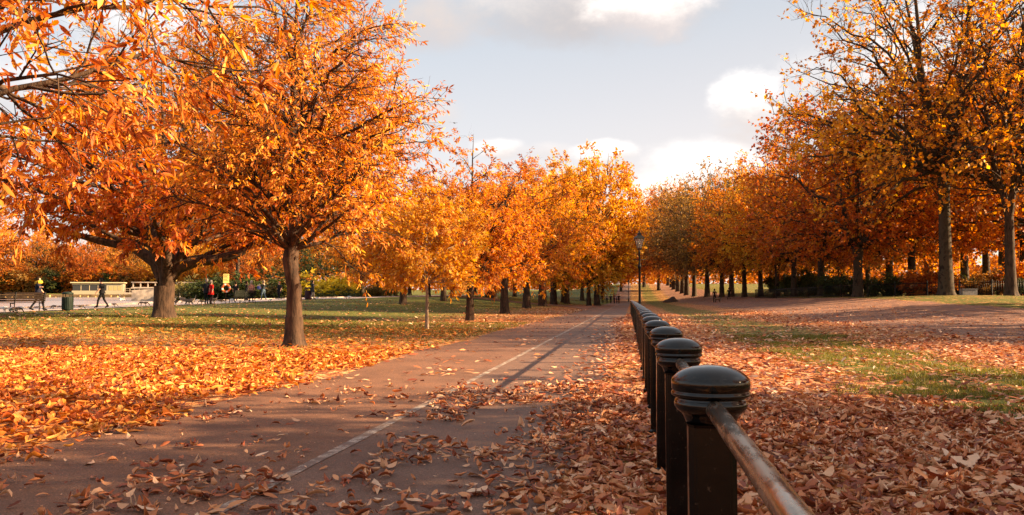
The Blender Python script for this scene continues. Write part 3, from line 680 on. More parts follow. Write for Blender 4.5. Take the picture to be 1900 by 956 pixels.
# grass blades
def blades(name, X, Y, h, seed, label):
    rg = np.random.default_rng(seed); n_ = len(X); z = zi(X, Y)
    a = rg.uniform(0, 2 * PI, n_); hh = h * rg.uniform(.5, 1.2, n_)
    p = np.stack([X, Y, z - .005], -1); s = np.stack([np.cos(a), np.sin(a), 0 * a], -1) * (hh * .11)[:, None]
    tip = p + np.stack([rg.normal(0, .45, n_) * hh, rg.normal(0, .45, n_) * hh, hh], -1)
    V = np.stack([p - s, p + s, tip], 1).reshape(-1, 3); f = np.arange(n_ * 3).reshape(-1, 3)
    o = link(name, np_mesh(name, V, [f], M['grassblade'], rnd=rg.random(n_))); tag(o, label, 'grass', kind='stuff')
X, Y = scatter(2.0, 6.4, 5, 24, 1500, lambda X, Y: sstep(.25, .6, vnoise(X, Y, .5, 77)) * sstep(2.2, 3.2, X + (vnoise(X, Y, 1.3, 5) - .5) * 1.1) * (1 - sstep(5.2, 6.2, X + (vnoise(X, Y, 1.3, 5) - .5) * 1.1)), 31); blades('grass', X, Y, .055, 31, 'green grass strip crossing the leaf covered verge')
X, Y = scatter(-30, -4.3, 14, 34, 260, lambda X, Y: .25 + .75 * sstep(17, 26, Y), 32); blades('grass', X, Y, .07, 32, 'lawn grass showing between fallen leaves on the left')
X, Y = scatter(-.28, .5, 1.5, 14, 350, lambda X, Y: sstep(.6, .75, vnoise(X, Y, .4, 44)) + .03, 33); blades('grass', X, Y, .06, 33, 'small grass tufts at the feet of the bollards')

# ------------------------------------------------------------------ railing of bollards
n = N('black_gloss_paint'); c = n.co()
k = n.noise(c, 14, 5, .7); chips = n.smooth(n.noise(c, 55, 4, .7), .66, .72)
colp = n.mix(chips, (.003, .0024, .0022), (.04, .026, .018))
M['blackpaint'] = n.pbr(colp, n.math('MULTIPLY_ADD', k, .18, .03), 0, n.bump(n.math('ADD', n.noise(c, 28, 4), n.math('MULTIPLY', n.noise(c, 160, 2), .35)), .10, .004), .45)
n = N('worn_rail_paint'); c = n.co()
k = n.smooth(n.noise(n.n('Mapping', Vector=c, Scale=(1, .25, 1)).outputs[0], 30, 5, .7), .42, .66)
M['railpaint'] = n.pbr(n.mix(k, (.22, .165, .12), (.36, .29, .22)), n.math('MULTIPLY_ADD', k, .14, .20), .75, n.bump(n.noise(c, 60, 3), .2, .004), .7)
M['iron'] = simple('black_iron', (.007, .0065, .0065), .5, 0, .3, 8, .2, .2)

def fence_x(y): return .203 - .00008 * y * y
HB = .905
def cap_mesh():
    bm = NB()
    p = [(.0, HB), (.02, HB - .0007), (.045, HB - .004), (.066, HB - .010), (.083, HB - .019), (.094, HB - .029), (.0985, HB - .034), (.100, HB - .038), (.100, HB - .060), (.097, HB - .063),
         (.097, HB - .066), (.1005, HB - .069), (.1005, HB - .075), (.096, HB - .079), (.088, HB - .081), (.086, HB - .085), (.091, HB - .089), (.0935, HB - .097), (.092, HB - .106), (.086, HB - .115),
         (.076, HB - .122), (.070, HB - .130), (.066, HB - .140), (.064, HB - .146), (.0, HB - .146)]
    lathe_bm(bm, p, 48); return bm_mesh('cap', bm, M['blackpaint'], True)
def post_mesh():
    bm = NB(); w, c_ = .066, .017
    prof = [(w, -w + c_), (w, w - c_), (w - c_, w), (-w + c_, w), (-w, w - c_), (-w, -w + c_), (-w + c_, -w), (w - c_, -w)]
    zs_l = [(-.15, 1.0), (.055, 1.0), (.062, .90), (HB - .155, .90), (HB - .147, .96)]
    zs_l[0] = (-.15, 1.12); zs_l[1] = (.05, 1.12)
    rings = [[bm.verts.new((x * s, y * s, z)) for x, y in prof] for z, s in zs_l]
    for a, b in zip(rings, rings[1:]):
        for k in range(8): bm.faces.new((a[k], a[(k + 1) % 8], b[(k + 1) % 8], b[k]))
    bm.faces.new(rings[0][::-1]); bm.faces.new(rings[-1])
    es = [e for e in bm.edges if abs(e.verts[0].co.z - e.verts[1].co.z) > .3]
    bmesh.ops.bevel(bm, geom=es, offset=.004, segments=2, affect='EDGES')
    return bm_mesh('post', bm, M['blackpaint'])
n = N('black_post_paint'); c = n.co()
M['postpaint'] = n.pbr(n.mix(n.smooth(n.noise(c, 60, 4, .7), .64, .70), (.003, .0022, .002), (.05, .03, .02)), n.math('MULTIPLY_ADD', n.noise(c, 9, 4), .2, .08), 0, n.bump(n.noise(c, 34, 3), .10, .004), .28)
capm, postm = cap_mesh(), post_mesh(); postm.materials[0] = M['postpaint']
S0, D0_ = 1.43, 2.16
ordw = ['nearest', 'second nearest', 'third nearest', 'fourth nearest', 'fifth nearest', 'sixth nearest', 'seventh nearest', 'eighth nearest', 'ninth nearest', 'tenth nearest']
def ordinal(i):
    if i < 10: return ordw[i]
    tens = ['', '', 'twenty', 'thirty', 'forty', 'fifty'][(i + 1) // 10]; u = (i + 1) % 10
    base = {11: 'eleventh', 12: 'twelfth', 13: 'thirteenth', 14: 'fourteenth', 15: 'fifteenth', 16: 'sixteenth', 17: 'seventeenth', 18: 'eighteenth', 19: 'nineteenth', 20: 'twentieth', 30: 'thirtieth', 40: 'fortieth'}
    return base.get(i + 1) or tens + ' ' + ['', 'first', 'second', 'third', 'fourth', 'fifth', 'sixth', 'seventh', 'eighth', 'ninth'][u]
RAILZ = HB - .104
NBOL = 38
for i in range(NBOL):
    y = D0_ + S0 * i; x = fence_x(y); z = zs(x, y) if x > 3 else float(zi(x, y))
    t = empty('bollard', (x, y, z), random.uniform(-.03, .03), f'{ordinal(i)} black cast iron bollard with domed round cap in the path railing', 'bollard', 'black bollards along the path edge')
    t.rotation_euler.x = random.uniform(-.008, .008); t.rotation_euler.y = random.uniform(-.012, .012)
    link('post', postm, t); link('cap', capm, t)
    y0 = y - (S0 if i else 2.2); x0 = fence_x(y0); z0 = float(zi(x0, max(y0, -4)))
    if i == 0: z0 = z + .0055 * 2.2
    bm = NB(); L = math.hypot(y - y0, x - x0)
    a_ = .062 if i else 0
    tube_bm(bm, [(0, a_, 0), (0, L * .5, 0), (0, L - .06, 0)], .0225, 24 if i < 6 else 10)
    o = link('rail', bm_mesh('rail', bm, M['railpaint']))
    o.location = (x0, y0, z0 + RAILZ); o.rotation_euler = (math.atan2(z - z0, L), 0, -math.atan2(x - x0, y - y0))
    tag(o, ('worn metal rail running from the nearest bollard out of the bottom right corner' if i == 0 else f'round rail joining the {ordinal(i - 1)} bollard to the next one behind'), 'rail', 'rails between the bollards')

# ------------------------------------------------------------------ lamp posts
n = N('lantern_glass'); M['glass'] = n.pbr((.75, .72, .66), .12, 0, None, .6, **{'Transmission Weight': .75, 'Alpha': 1.0})
def lamp(px, d, H, label, x=None):
    if x is None: x, y, z = spot(px, d)
    else: y = d; z = float(zi(x, y))
    t = empty('street_lamp', (x, y, z), .3, label, 'street lamp', 'old style lantern lamp posts'); k = H / 4.6
    bm = NB(); lathe_bm(bm, [(r * k, h * k) for r, h in [(.17, -.1), (.17, .1), (.14, .13), (.13, .5), (.11, .56), (.12, .6), (.09, .66), (.075, .8), (.062, 1.0), (.06, 2.55), (.085, 2.6), (.10, 2.64), (.085, 2.69), (.06, 2.73), (.05, 2.8), (.045, 3.35), (.065, 3.40), (.04, 3.45), (.035, 3.55)]], 16)
    link('post', bm_mesh('post', bm, M['iron'], True), t)
    bm = NB(); tube_bm(bm, [(-.32 * k, 0, 3.02 * k), (.32 * k, 0, 3.02 * k)], .016 * k, 8)
    for s in (-1, 1): bmesh.ops.create_icosphere(bm, subdivisions=1, radius=.03 * k, matrix=Matrix.Translation((s * .32 * k, 0, 3.02 * k)))
    link('ladder_bar', bm_mesh('ladder_bar', bm, M['iron']), t)
    ln = empty('lantern', (0, 0, 0)); ln.parent = t
    def ring(bm, w, z): return [bm.verts.new((sx * w * k, sy * w * k, z * k)) for sx, sy in ((-1, -1), (1, -1), (1, 1), (-1, 1))]
    bm = NB()
    for sx, sy in ((-1, -1), (1, -1), (1, 1), (-1, 1)):
        tube_bm(bm, [(sx * .10 * k, sy * .10 * k, 3.62 * k), (sx * .20 * k, sy * .20 * k, 4.12 * k)], .012 * k, 6)
        tube_bm(bm, [(0, 0, 3.5 * k), (sx * .07 * k, sy * .07 * k, 3.54 * k), (sx * .10 * k, sy * .10 * k, 3.62 * k)], .014 * k, 6)
    for w, z in ((.10, 3.62), (.20, 4.12)):
        for a, b in (((-1, -1), (1, -1)), ((1, -1), (1, 1)), ((1, 1), (-1, 1)), ((-1, 1), (-1, -1))): tube_bm(bm, [(a[0] * w * k, a[1] * w * k, z * k), (b[0] * w * k, b[1] * w * k, z * k)], .014 * k, 6)
    link('frame', bm_mesh('frame', bm, M['iron']), ln)
    bm = NB(); a = ring(bm, .096, 3.625); b = ring(bm, .192, 4.11)
    for i in range(4): bm.faces.new((a[i], a[(i + 1) % 4], b[(i + 1) % 4], b[i]))
    link('pane', bm_mesh('pane', bm, M['glass']), ln)
    bm = NB(); prev = None
    for w, z in ((.245, 4.125), (.235, 4.15), (.16, 4.24), (.085, 4.31), (.08, 4.36), (.10, 4.38), (.05, 4.43), (.02, 4.47), (.03, 4.50), (.004, 4.6)):
        cur = ring(bm, w, z)
        if prev:
            for i in range(4): bm.faces.new((prev[i], prev[(i + 1) % 4], cur[(i + 1) % 4], cur[i]))
        else: bm.faces.new(cur[::-1])
        prev = cur
    bm.faces.new(prev); link('roof', bm_mesh('roof', bm, M['iron']), ln)
    bm = NB(); lathe_bm(bm, [(0, 3.64 * k), (.03 * k, 3.66 * k), (.045 * k, 3.78 * k), (.03 * k, 3.9 * k), (0, 3.95 * k)], 10)
    link('bulb', bm_mesh('bulb', bm, simple('milky_bulb', (.8, .75, .65), .4, 0, .05)), ln)
lamp(None, 44, 4.75, 'tall black lamp post with glass lantern rising behind the bollard row', .42)
lamp(1166, 165, 4.6, 'small distant lamp post left of the tall near one beside the far path')
lamp(1833, 98, 4.4, 'thin dark lamp post among the trees between the two big trunks')

# ------------------------------------------------------------------ bench, bins, lifebuoy
M['wood'] = simple('dark_bench_wood', (.018, .011, .008), .8, 0, .3, 12, .2, .1)
M['bench_green'] = simple('dark_green_slats', (.012, .014, .011), .8, 0, .3, 12, .2, .1)
def bench(px, py, rz, label, L=2.4, mat='wood'):
    x, y, z = foot(px, py); z = float(zi(x, y)) + .03
    t = empty('bench', (x, y, z), rz, label, 'bench')   # sitter looks along +Y
    bm = NB()
    for i in range(5): bx(bm, -L / 2, L / 2, -.02 + i * .1, .065 + i * .1, .43, .46, bev=.006)
    link('seat', bm_mesh('seat', bm, M[mat]), t)
    bm = NB()
    for i in range(4): bx(bm, -L / 2, L / 2, -.065 - i * .03, -.04 - i * .03, .50 + i * .125, .608 + i * .125, bev=.006)
    link('backrest', bm_mesh('backrest', bm, M[mat]), t)
    for sx in (-L / 2 + .08, 0, L / 2 - .08):
        bm = NB()
        tube_bm(bm, [(sx, .46, -.02), (sx, .42, .2), (sx, .46, .42)], .028, 8); tube_bm(bm, [(sx, -.16, -.02), (sx, -.02, .25), (sx, -.04, .45), (sx, -.19, .98)], .028, 8)
        tube_bm(bm, [(sx, .47, .42), (sx, .2, .40), (sx, -.05, .42)], .022, 8)
        if sx: tube_bm(bm, [(sx, .46, .42), (sx, .5, .62), (sx, .42, .68), (sx, -.09, .66)], .022, 8)
        link('leg', bm_mesh('leg', bm, M['iron'], True), t)
bench(26, 579, R(62), 'dark wooden park bench seen from behind at the left edge, facing the lake', 3.0)
bench(453, 563, R(74), 'dark slatted park bench with people standing behind it, facing the lake', 2.4, 'bench_green')

def bin_(px, py, h, label, col=(.012, .022, .018), d=None):
    x, y, z = foot(px, py) if d is None else spot(px, d); z = float(zi(x, y)) + .02
    t = empty('litter_bin', (x, y, z), .3, label, 'litter bin', 'round litter bins by the promenade'); m = simple('bin_paint', col, .6, 0, .2, 6, .2, .2); r = h * .27
    bm = NB(); n_ = 20
    lathe_bm(bm, [(r * .94, -.03), (r * .94, .05 * h), (r, .06 * h), (r, .70 * h), (r * .96, .72 * h), (r * .2, .70 * h)], n_)
    for k in range(n_):
        a = 2 * PI * k / n_; bx(bm, r * 1.0, r * 1.04, -r * .09, r * .09, .07 * h, .70 * h, rot=Matrix.Rotation(a, 4, 'Z'))
    link('body', bm_mesh('body', bm, m), t)
    bm = NB(); lathe_bm(bm, [(0, h), (r * .6, h * .985), (r * 1.02, h * .94), (r * 1.04, h * .86), (r * .98, h * .86), (0, h * .87)], n_)
    link('lid', bm_mesh('lid', bm, m, True), t)
    for k in range(4):
        bm = NB(); a = PI / 4 + k * PI / 2; tube_bm(bm, [(r * .9 * math.cos(a), r * .9 * math.sin(a), .70 * h), (r * .9 * math.cos(a), r * .9 * math.sin(a), .88 * h)], r * .08, 6); link('bracket', bm_mesh('bracket', bm, m), t)
bin_(125, 577, 1.02, 'dark green ribbed litter bin standing on the promenade edge near the bench')
bin_(572, 556, 1.15, 'dark litter bin with pale top beside the man in a dark coat', (.05, .02, .03))
bin_(707, 548, 1.1, 'small distant litter bin with pale sides right of the broad trunk', (.05, .06, .07), d=146)

x, y, z = foot(419, 559.5); z = float(zi(x, y)) + .02
t = empty('lifebuoy_stand', (x, y, z), R(30), 'lifebuoy stand with yellow notice board and orange ring beside the lake', 'lifebuoy stand')
bm = NB(); bx(bm, -.05, .05, -.05, .05, -.05, 2.25, bev=.01); link('post', bm_mesh('post', bm, M['wood']), t)
bm = NB(); bx(bm, -.24, .24, -.09, -.053, 1.55, 2.35, 0, bev=.006)
for k in range(5): bx(bm, -.18, .18 - (k % 2) * .08, -.094, -.0905, 2.22 - k * .12, 2.26 - k * .12, 1)
link('notice_board', bm_mesh('notice_board', bm, [simple('yellow_board', (.75, .60, .18), .5, 0, .05), M['iron']]), t)
bm = NB(); c_ = [(.31 * math.cos(a), -.12, 1.12 + .31 * math.sin(a)) for a in np.linspace(0, 2 * PI, 33)]
tube_bm(bm, c_, .08, 10, cap=False); bmesh.ops.remove_doubles(bm, verts=bm.verts, dist=.001)
for f in bm.faces:
    c0 = f.calc_center_median(); a = math.atan2(c0.z - 1.12, c0.x) % (PI / 2)
    f.material_index = 1 if a < .3 else 0
b_ = bm_mesh('ring', bm, [simple('orange_ring', (.8, .16, .03), .45, 0, .08), simple('white_band', (.75, .73, .7), .5, 0, .05)], True); link('ring', b_, t)

# ------------------------------------------------------------------ people
SKIN = simple('skin', (.45, .25, .17), .6, 0, .05)
_mc = {}
def cm(c):
    if c not in _mc: _mc[c] = simple('cloth', tuple(v * .8 for v in c), .95, 0, .2, 20, .2, .08)
    return _mc[c]
def person(loc, rz, label, coat=(.02, .02, .025), legs=(.02, .022, .03), hair=(.04, .025, .015), h=1.74, stride=.22, arms=((.06, .0), (-.1, .0)), skirt=.0, shoes=(.02, .02, .02), hood=None, lean=0, hat=None, bald=False, group=None, small=False):
    k = h / 1.76; fl = 4e-2
    J = {'pel': (0, 0, .96), 'wst': (0, .01 + lean * .25, 1.10), 'chs': (0, .01 + lean * .6, 1.30), 'nck': (0, .01 + lean, 1.49), 'hd0': (0, .03 + lean * 1.1, 1.58), 'hd1': (0, .035 + lean * 1.15, 1.66), 'hd2': (0, .02 + lean * 1.2, 1.73)}
    Rr = {'pel': .145, 'wst': .135, 'chs': .155, 'nck': .06, 'hd0': .07, 'hd1': .095, 'hd2': .07}
    E = [('pel', 'wst'), ('wst', 'chs'), ('chs', 'nck'), ('nck', 'hd0'), ('hd0', 'hd1'), ('hd1', 'hd2')]; part = {}
    for nme in J: part[nme] = 'coat'
    part['hd0'] = part['hd1'] = part['hd2'] = 'skin'; part['nck'] = 'skin'
    for s, tag_, st in ((-1, 'l', stride), (1, 'r', -stride)):
        J['sh' + tag_] = (s * .18, lean * .9, 1.42); ay, out = arms[0] if s < 0 else arms[1]
        up = out > .3   # raised or reaching arm
        if up:
            J['el' + tag_] = (s * (.24), lean + .12, 1.22); J['ha' + tag_] = (s * (.22 + .12 * out), lean + .12 + .26 * out, 1.20 + .12 * out); J['fi' + tag_] = (s * (.24 + .14 * out), lean + .16 + .36 * out, 1.19 + .14 * out)
        else:
            J['el' + tag_] = (s * (.245 + out), lean * .6 + ay * .5 - .03, 1.15); J['ha' + tag_] = (s * (.25 + out), lean * .5 + ay * 1.6 + .04, .92); J['fi' + tag_] = (s * (.25 + out), lean * .5 + ay * 1.9 + .06, .83)
        J['hp' + tag_] = (s * .09, 0, .90); J['kn' + tag_] = (s * .10, st * .55 + .05, .50); J['an' + tag_] = (s * .10, st - (.07 if st < 0 else 0), .10 + (.05 if st < 0 and abs(st) > .1 else 0)); J['to' + tag_] = (s * .115, st + .17 - (.07 if st < 0 else 0), .04)
        J['he' + tag_] = (s * .10, st - .05 - (.07 if st < 0 else 0), .05 + (.04 if st < 0 and abs(st) > .1 else 0))
        for a, r, p in (('sh', .075, 'coat'), ('el', .055, 'coat'), ('ha', .038, 'skin'), ('fi', .030, 'skin'), ('hp', .105, 'legs'), ('kn', .068, 'legs'), ('an', .045, 'legs'), ('to', .042, 'shoe'), ('he', .045, 'shoe')):
            Rr[a + tag_] = r; part[a + tag_] = p
        E += [('chs', 'sh' + tag_), ('sh' + tag_, 'el' + tag_), ('el' + tag_, 'ha' + tag_), ('ha' + tag_, 'fi' + tag_), ('pel', 'hp' + tag_), ('hp' + tag_, 'kn' + tag_), ('kn' + tag_, 'an' + tag_), ('an' + tag_, 'to' + tag_), ('an' + tag_, 'he' + tag_)]
    bm = NB(); lay = bm.verts.layers.skin.verify(); vs = {}
    for nme, c in J.items():
        v = bm.verts.new(Vector(c) * k); v[lay].radius = (Rr[nme] * k, Rr[nme] * k * (.72 if nme in ('pel', 'wst', 'chs') else 1)); v[lay].use_root = nme == 'pel'; vs[nme] = v
    for a, b in E: bm.edges.new((vs[a], vs[b]))
    me = bpy.data.meshes.new('skel'); bm.to_mesh(me); bm.free()
    tmp = bpy.data.objects.new('tmp', me); COL.objects.link(tmp)
    tmp.modifiers.new('s', 'SKIN'); sb = tmp.modifiers.new('b', 'SUBSURF'); sb.levels = sb.render_levels = 1
    dg = bpy.context.evaluated_depsgraph_get(); body = bpy.data.meshes.new_from_object(tmp.evaluated_get(dg)); bpy.data.objects.remove(tmp)
    body.materials.clear(); order = ['skin', 'coat', 'legs', 'shoe']
    for m in (SKIN, cm(coat), cm(legs), cm(shoes)): body.materials.append(m)
    segs = [(np.array(J[a]) * k, np.array(J[b]) * k, part[b] if part[a] != 'coat' or part[b] != 'legs' else 'legs') for a, b in E]
    for p in body.polygons:
        c = np.array(p.center); best = 9; bp = 'coat'
        for a, b, q in segs:
            ab = b - a; tt = min(1, max(0, float((c - a) @ ab / (ab @ ab)))); dd = np.linalg.norm(c - a - ab * tt)
            if dd < best: best = dd; bp = q
        p.material_index = order.index(bp); p.use_smooth = True
    o = link('person', body); o.location = loc; o.rotation_euler = (0, 0, rz); tag(o, label, 'person', group)
    hc = Vector((0, .01 + lean * 1.2, 1.70)) * k
    # hair or hood
    bm = NB(); bmesh.ops.create_uvsphere(bm, u_segments=12, v_segments=8, radius=1, matrix=Matrix.Translation(hc + Vector((0, -.018, -.01)) * k) @ Matrix.Diagonal((.105 * k, .118 * k, .115 * k, 1)))
    bmesh.ops.delete(bm, geom=[v for v in bm.verts if v.co.y > hc.y + .045 * k and v.co.z < hc.z + .02 * k], context='VERTS')
    for v in bm.verts:
        if v.co.z < hc.z - .02 * k: v.co.z -= .05 * k
    link('hat' if hat else 'hair', bm_mesh('hair', bm, cm(hat or hair), True), o)
    if skirt:
        bm = NB(); rings = []
        for z, rx, ry in ((1.47, .10, .085), (1.42, .20, .12), (1.30, .205, .135), (1.08, .185, .14), (.95, .205, .16), (.95 - skirt, .235, .20)):
            rings.append([bm.verts.new((rx * k * math.cos(a), (lean * (z - .9) * 1.4 + ry * math.sin(a)) * k, z * k)) for a in np.arange(16) * PI / 8])
        for a, b in zip(rings, rings[1:]):
            for i in range(16): bm.faces.new((a[i], a[(i + 1) % 16], b[(i + 1) % 16], b[i]))
        link('coat', bm_mesh('coat', bm, cm(coat), True), o)
    if hood:
        bm = NB(); c_ = [(.12 * k * math.cos(a), (.01 + lean + .10 * math.sin(a)) * k, 1.49 * k + .02 * math.sin(a)) for a in np.linspace(0, 2 * PI, 15)]
        tube_bm(bm, c_, .10 * k, 8, cap=False); link('scarf', bm_mesh('scarf', bm, cm(hood), True), o)
    return o
def pp(px, py, d=None, dz=.03):
    x, y, z = foot(px, py) if d is None else spot(px, d); return (x, y, float(zi(x, y)) + dz)
L_, Rt_ = R(98), R(-82)   # facing left / right in the picture (person looks along local +Y)
person(pp(70, 578), Rt_ + .3, 'person in dark coat with big yellow scarf walking beside the left bench', (.02, .022, .04), (.02, .022, .03), stride=.26, skirt=.10, hood=(.60, .38, .05), arms=((.1, .05), (.15, .4)), h=1.78)
person(pp(189, 573), L_ + .2, 'lone person in black coat walking on the promenade near the green bin', (.015, .015, .018), (.015, .015, .018), stride=.24, skirt=.08, arms=((.12, .02), (.02, .4)), h=1.74, lean=.05, hat=(.02, .02, .02))
person(pp(383, 566), R(10), 'grey haired person in dark coat standing left of the red coat', (.02, .022, .03), (.02, .025, .03), (.25, .24, .24), stride=.04, h=1.78, skirt=.15)
person(pp(391, 566), R(-15), 'grey haired person in bright red coat seen from behind', (.55, .02, .02), (.03, .02, .025), (.25, .22, .2), stride=.03, h=1.68, skirt=.22)
person(pp(437, 559), R(20), 'person in black standing beyond the left end of the slatted bench', (.02, .02, .025), (.02, .02, .03), stride=.05, h=1.66)
person(pp(457, 559), R(-60), 'person in black jacket beyond the middle of the slatted bench', (.02, .02, .02), (.03, .03, .04), stride=.05, h=1.7, arms=((0, 0), (.1, .5)))
person(pp(466, 561), R(60), 'person in pinkish plaid coat at the right end of the slatted bench', (.42, .20, .16), (.02, .02, .02), (.4, .3, .2), stride=.05, h=1.74, skirt=.12, hat=(.5, .42, .36))
ob = person(pp(489, 558), R(75), 'person in dark jacket with arm out, blue bag at the side', (.03, .04, .05), (.10, .15, .2), (.3, .22, .15), stride=.14, h=1.78, arms=((0, .9), (.1, .05)), shoes=(.6, .58, .55))
person(pp(518, 557), R(170), 'red haired person in long black coat left of the chestnut trunk', (.015, .015, .02), (.015, .015, .02), (.45, .07, .03), stride=.12, h=1.68, skirt=.3, shoes=(.5, .45, .42))
person(pp(580, 556), Rt_ + .1, 'person in long dark coat holding a pale hand out beside the dark bin', (.03, .035, .05), (.35, .3, .3), (.05, .03, .02), stride=.10, h=1.8, skirt=.25, arms=((0, .0), (.2, .95)))
# shoulder bag
x, y, z = pp(486, 558); t = tag(link('shoulder_bag', None), None)
bm = NB(); bx(bm, -.16, .16, -.09, .09, .98, 1.34, 0, bev=.05); me = bm_mesh('shoulder_bag', bm, simple('blue_bag', (.05, .07, .3), .7), True)
bpy.data.objects.remove(t); t = link('shoulder_bag', me); t.location = (x - .22, y - .15, z); tag(t, 'blue bag carried at the side of the person with outstretched arm', 'bag')
bm = NB(); tube_bm(bm, [(-.12, 0, 1.33), (-.02, .05, 1.5), (.14, 0, 1.33)], .015, 6); link('strap', bm_mesh('strap', bm, cm((.5, .55, .6))), t)
GP = 'people walking together on the far path'
for px, c1, c2, lab, st in [(1118, (.02, .02, .02), (.02, .02, .02), 'walker in black at the left end of the far path group', .12), (1126, (.35, .30, .28), (.04, .04, .06), 'walker in pale jacket, second from left in the far path group', .1),
                            (1133, (.02, .02, .025), (.02, .02, .03), 'walker in long black coat in the middle of the far path group', .06), (1139.5, (.25, .12, .09), (.03, .03, .05), 'walker in brown jacket, fourth from left in the far path group', .15),
                            (1144, (.30, .28, .30), (.05, .05, .08), 'walker in grey jacket, second from right in the far path group', .1), (1148, (.02, .02, .02), (.02, .02, .03), 'walker in black at the right end of the far path group', .08)]:
    person(pp(px, 0, 146 + random.uniform(-2, 2), .01), R(random.uniform(150, 200)), lab, c1, c2, stride=st, h=random.uniform(1.65, 1.85), group=GP)
for px, lab in [(1141, 'tiny distant walker in red high on the far path, left of two'), (1147, 'tiny distant walker in red high on the far path, right of two')]:
    person(pp(px, 0, 300, .01), R(180), lab, (.4, .05, .04), (.03, .02, .02), stride=.1, group='distant walkers on the far path')
person(pp(1325.5, 0, 106, .01), R(10), 'jogger in black on the field before the right hand trees, dog at heel', (.012, .012, .015), (.012, .012, .015), stride=.12, h=1.78)
person(pp(1352, 0, 118, .01), R(10), 'second dark figure by the trees, right of the one with the dog', (.012, .012, .015), (.012, .012, .015), stride=.2, h=1.72)

# ------------------------------------------------------------------ animals
def skin_body(name, J, E, mats, pick, loc, rz, s, label, cat, group, root):
    bm = NB(); lay = bm.verts.layers.skin.verify(); vs = {}
    for nme, (c, r) in J.items():
        v = bm.verts.new(Vector(c) * s); v[lay].radius = (r * s, r * s); v[lay].use_root = nme == root; vs[nme] = v
    for a, b in E: bm.edges.new((vs[a], vs[b]))
    me = bpy.data.meshes.new('skel'); bm.to_mesh(me); bm.free(); tmp = bpy.data.objects.new('tmp', me); COL.objects.link(tmp)
    tmp.modifiers.new('s', 'SKIN'); sb = tmp.modifiers.new('b', 'SUBSURF'); sb.levels = sb.render_levels = 1
    body = bpy.data.meshes.new_from_object(tmp.evaluated_get(bpy.context.evaluated_depsgraph_get())); bpy.data.objects.remove(tmp)
    body.materials.clear()
    for m in mats: body.materials.append(m)
    for p in body.polygons: p.material_index = pick(Vector(p.center) / s); p.use_smooth = True
    o = link(name, body); o.location = loc; o.rotation_euler = (0, 0, rz); tag(o, label, cat, group); return o
GM = [simple('goose_brown', (.13, .09, .065), .8), simple('goose_black', (.015, .013, .012), .7), simple('goose_pale', (.5, .42, .34), .8)]
def goose(px, py, rz, s, label, mode):
    s *= .82
    up = mode == 'up'
    J = {'tail': ((-.38, 0, .36), .04), 'rump': ((-.22, 0, .36), .10), 'bod': ((0, 0, .36), .15), 'brs': ((.17, 0, .38), .11), 'nk1': ((.27, 0, .48), .05) if up else ((.30, 0, .36), .05), 'nk2': ((.29, 0, .66), .036) if up else ((.40, 0, .22), .036),
         'hd': ((.30, 0, .80), .048) if up else ((.46, 0, .10), .045), 'bk': ((.38, 0, .79), .022) if up else ((.52, 0, .04), .02)}
    E = [('tail', 'rump'), ('rump', 'bod'), ('bod', 'brs'), ('brs', 'nk1'), ('nk1', 'nk2'), ('nk2', 'hd'), ('hd', 'bk')]
    for q, sy in (('l', -.06), ('r', .06)):
        J['h' + q] = ((0, sy, .22), .045); J['k' + q] = ((.02, sy, .10), .02); J['f' + q] = ((.02, sy, .015), .018); J['t' + q] = ((.12, sy * 1.2, .012), .02)
        E += [('bod', 'h' + q), ('h' + q, 'k' + q), ('k' + q, 'f' + q), ('f' + q, 't' + q)]
    pick = (lambda c: 1 if (c.x > .25 or c.x < -.34 or c.z < .13) else (2 if (c.z < .29 or c.x > .2) else 0)) if mode != 'white' else (lambda c: 2 if c.x < .4 else 1)
    mats = GM if mode != 'white' else [GM[0], GM[1], simple('white_feathers', (.7, .66, .62), .8)]
    x, y, z = foot(px, py)
    skin_body('goose', J, E, mats, pick, (x, y, float(zi(x, y)) + .03), rz, s, label, 'goose', 'geese feeding on the promenade', 'bod')
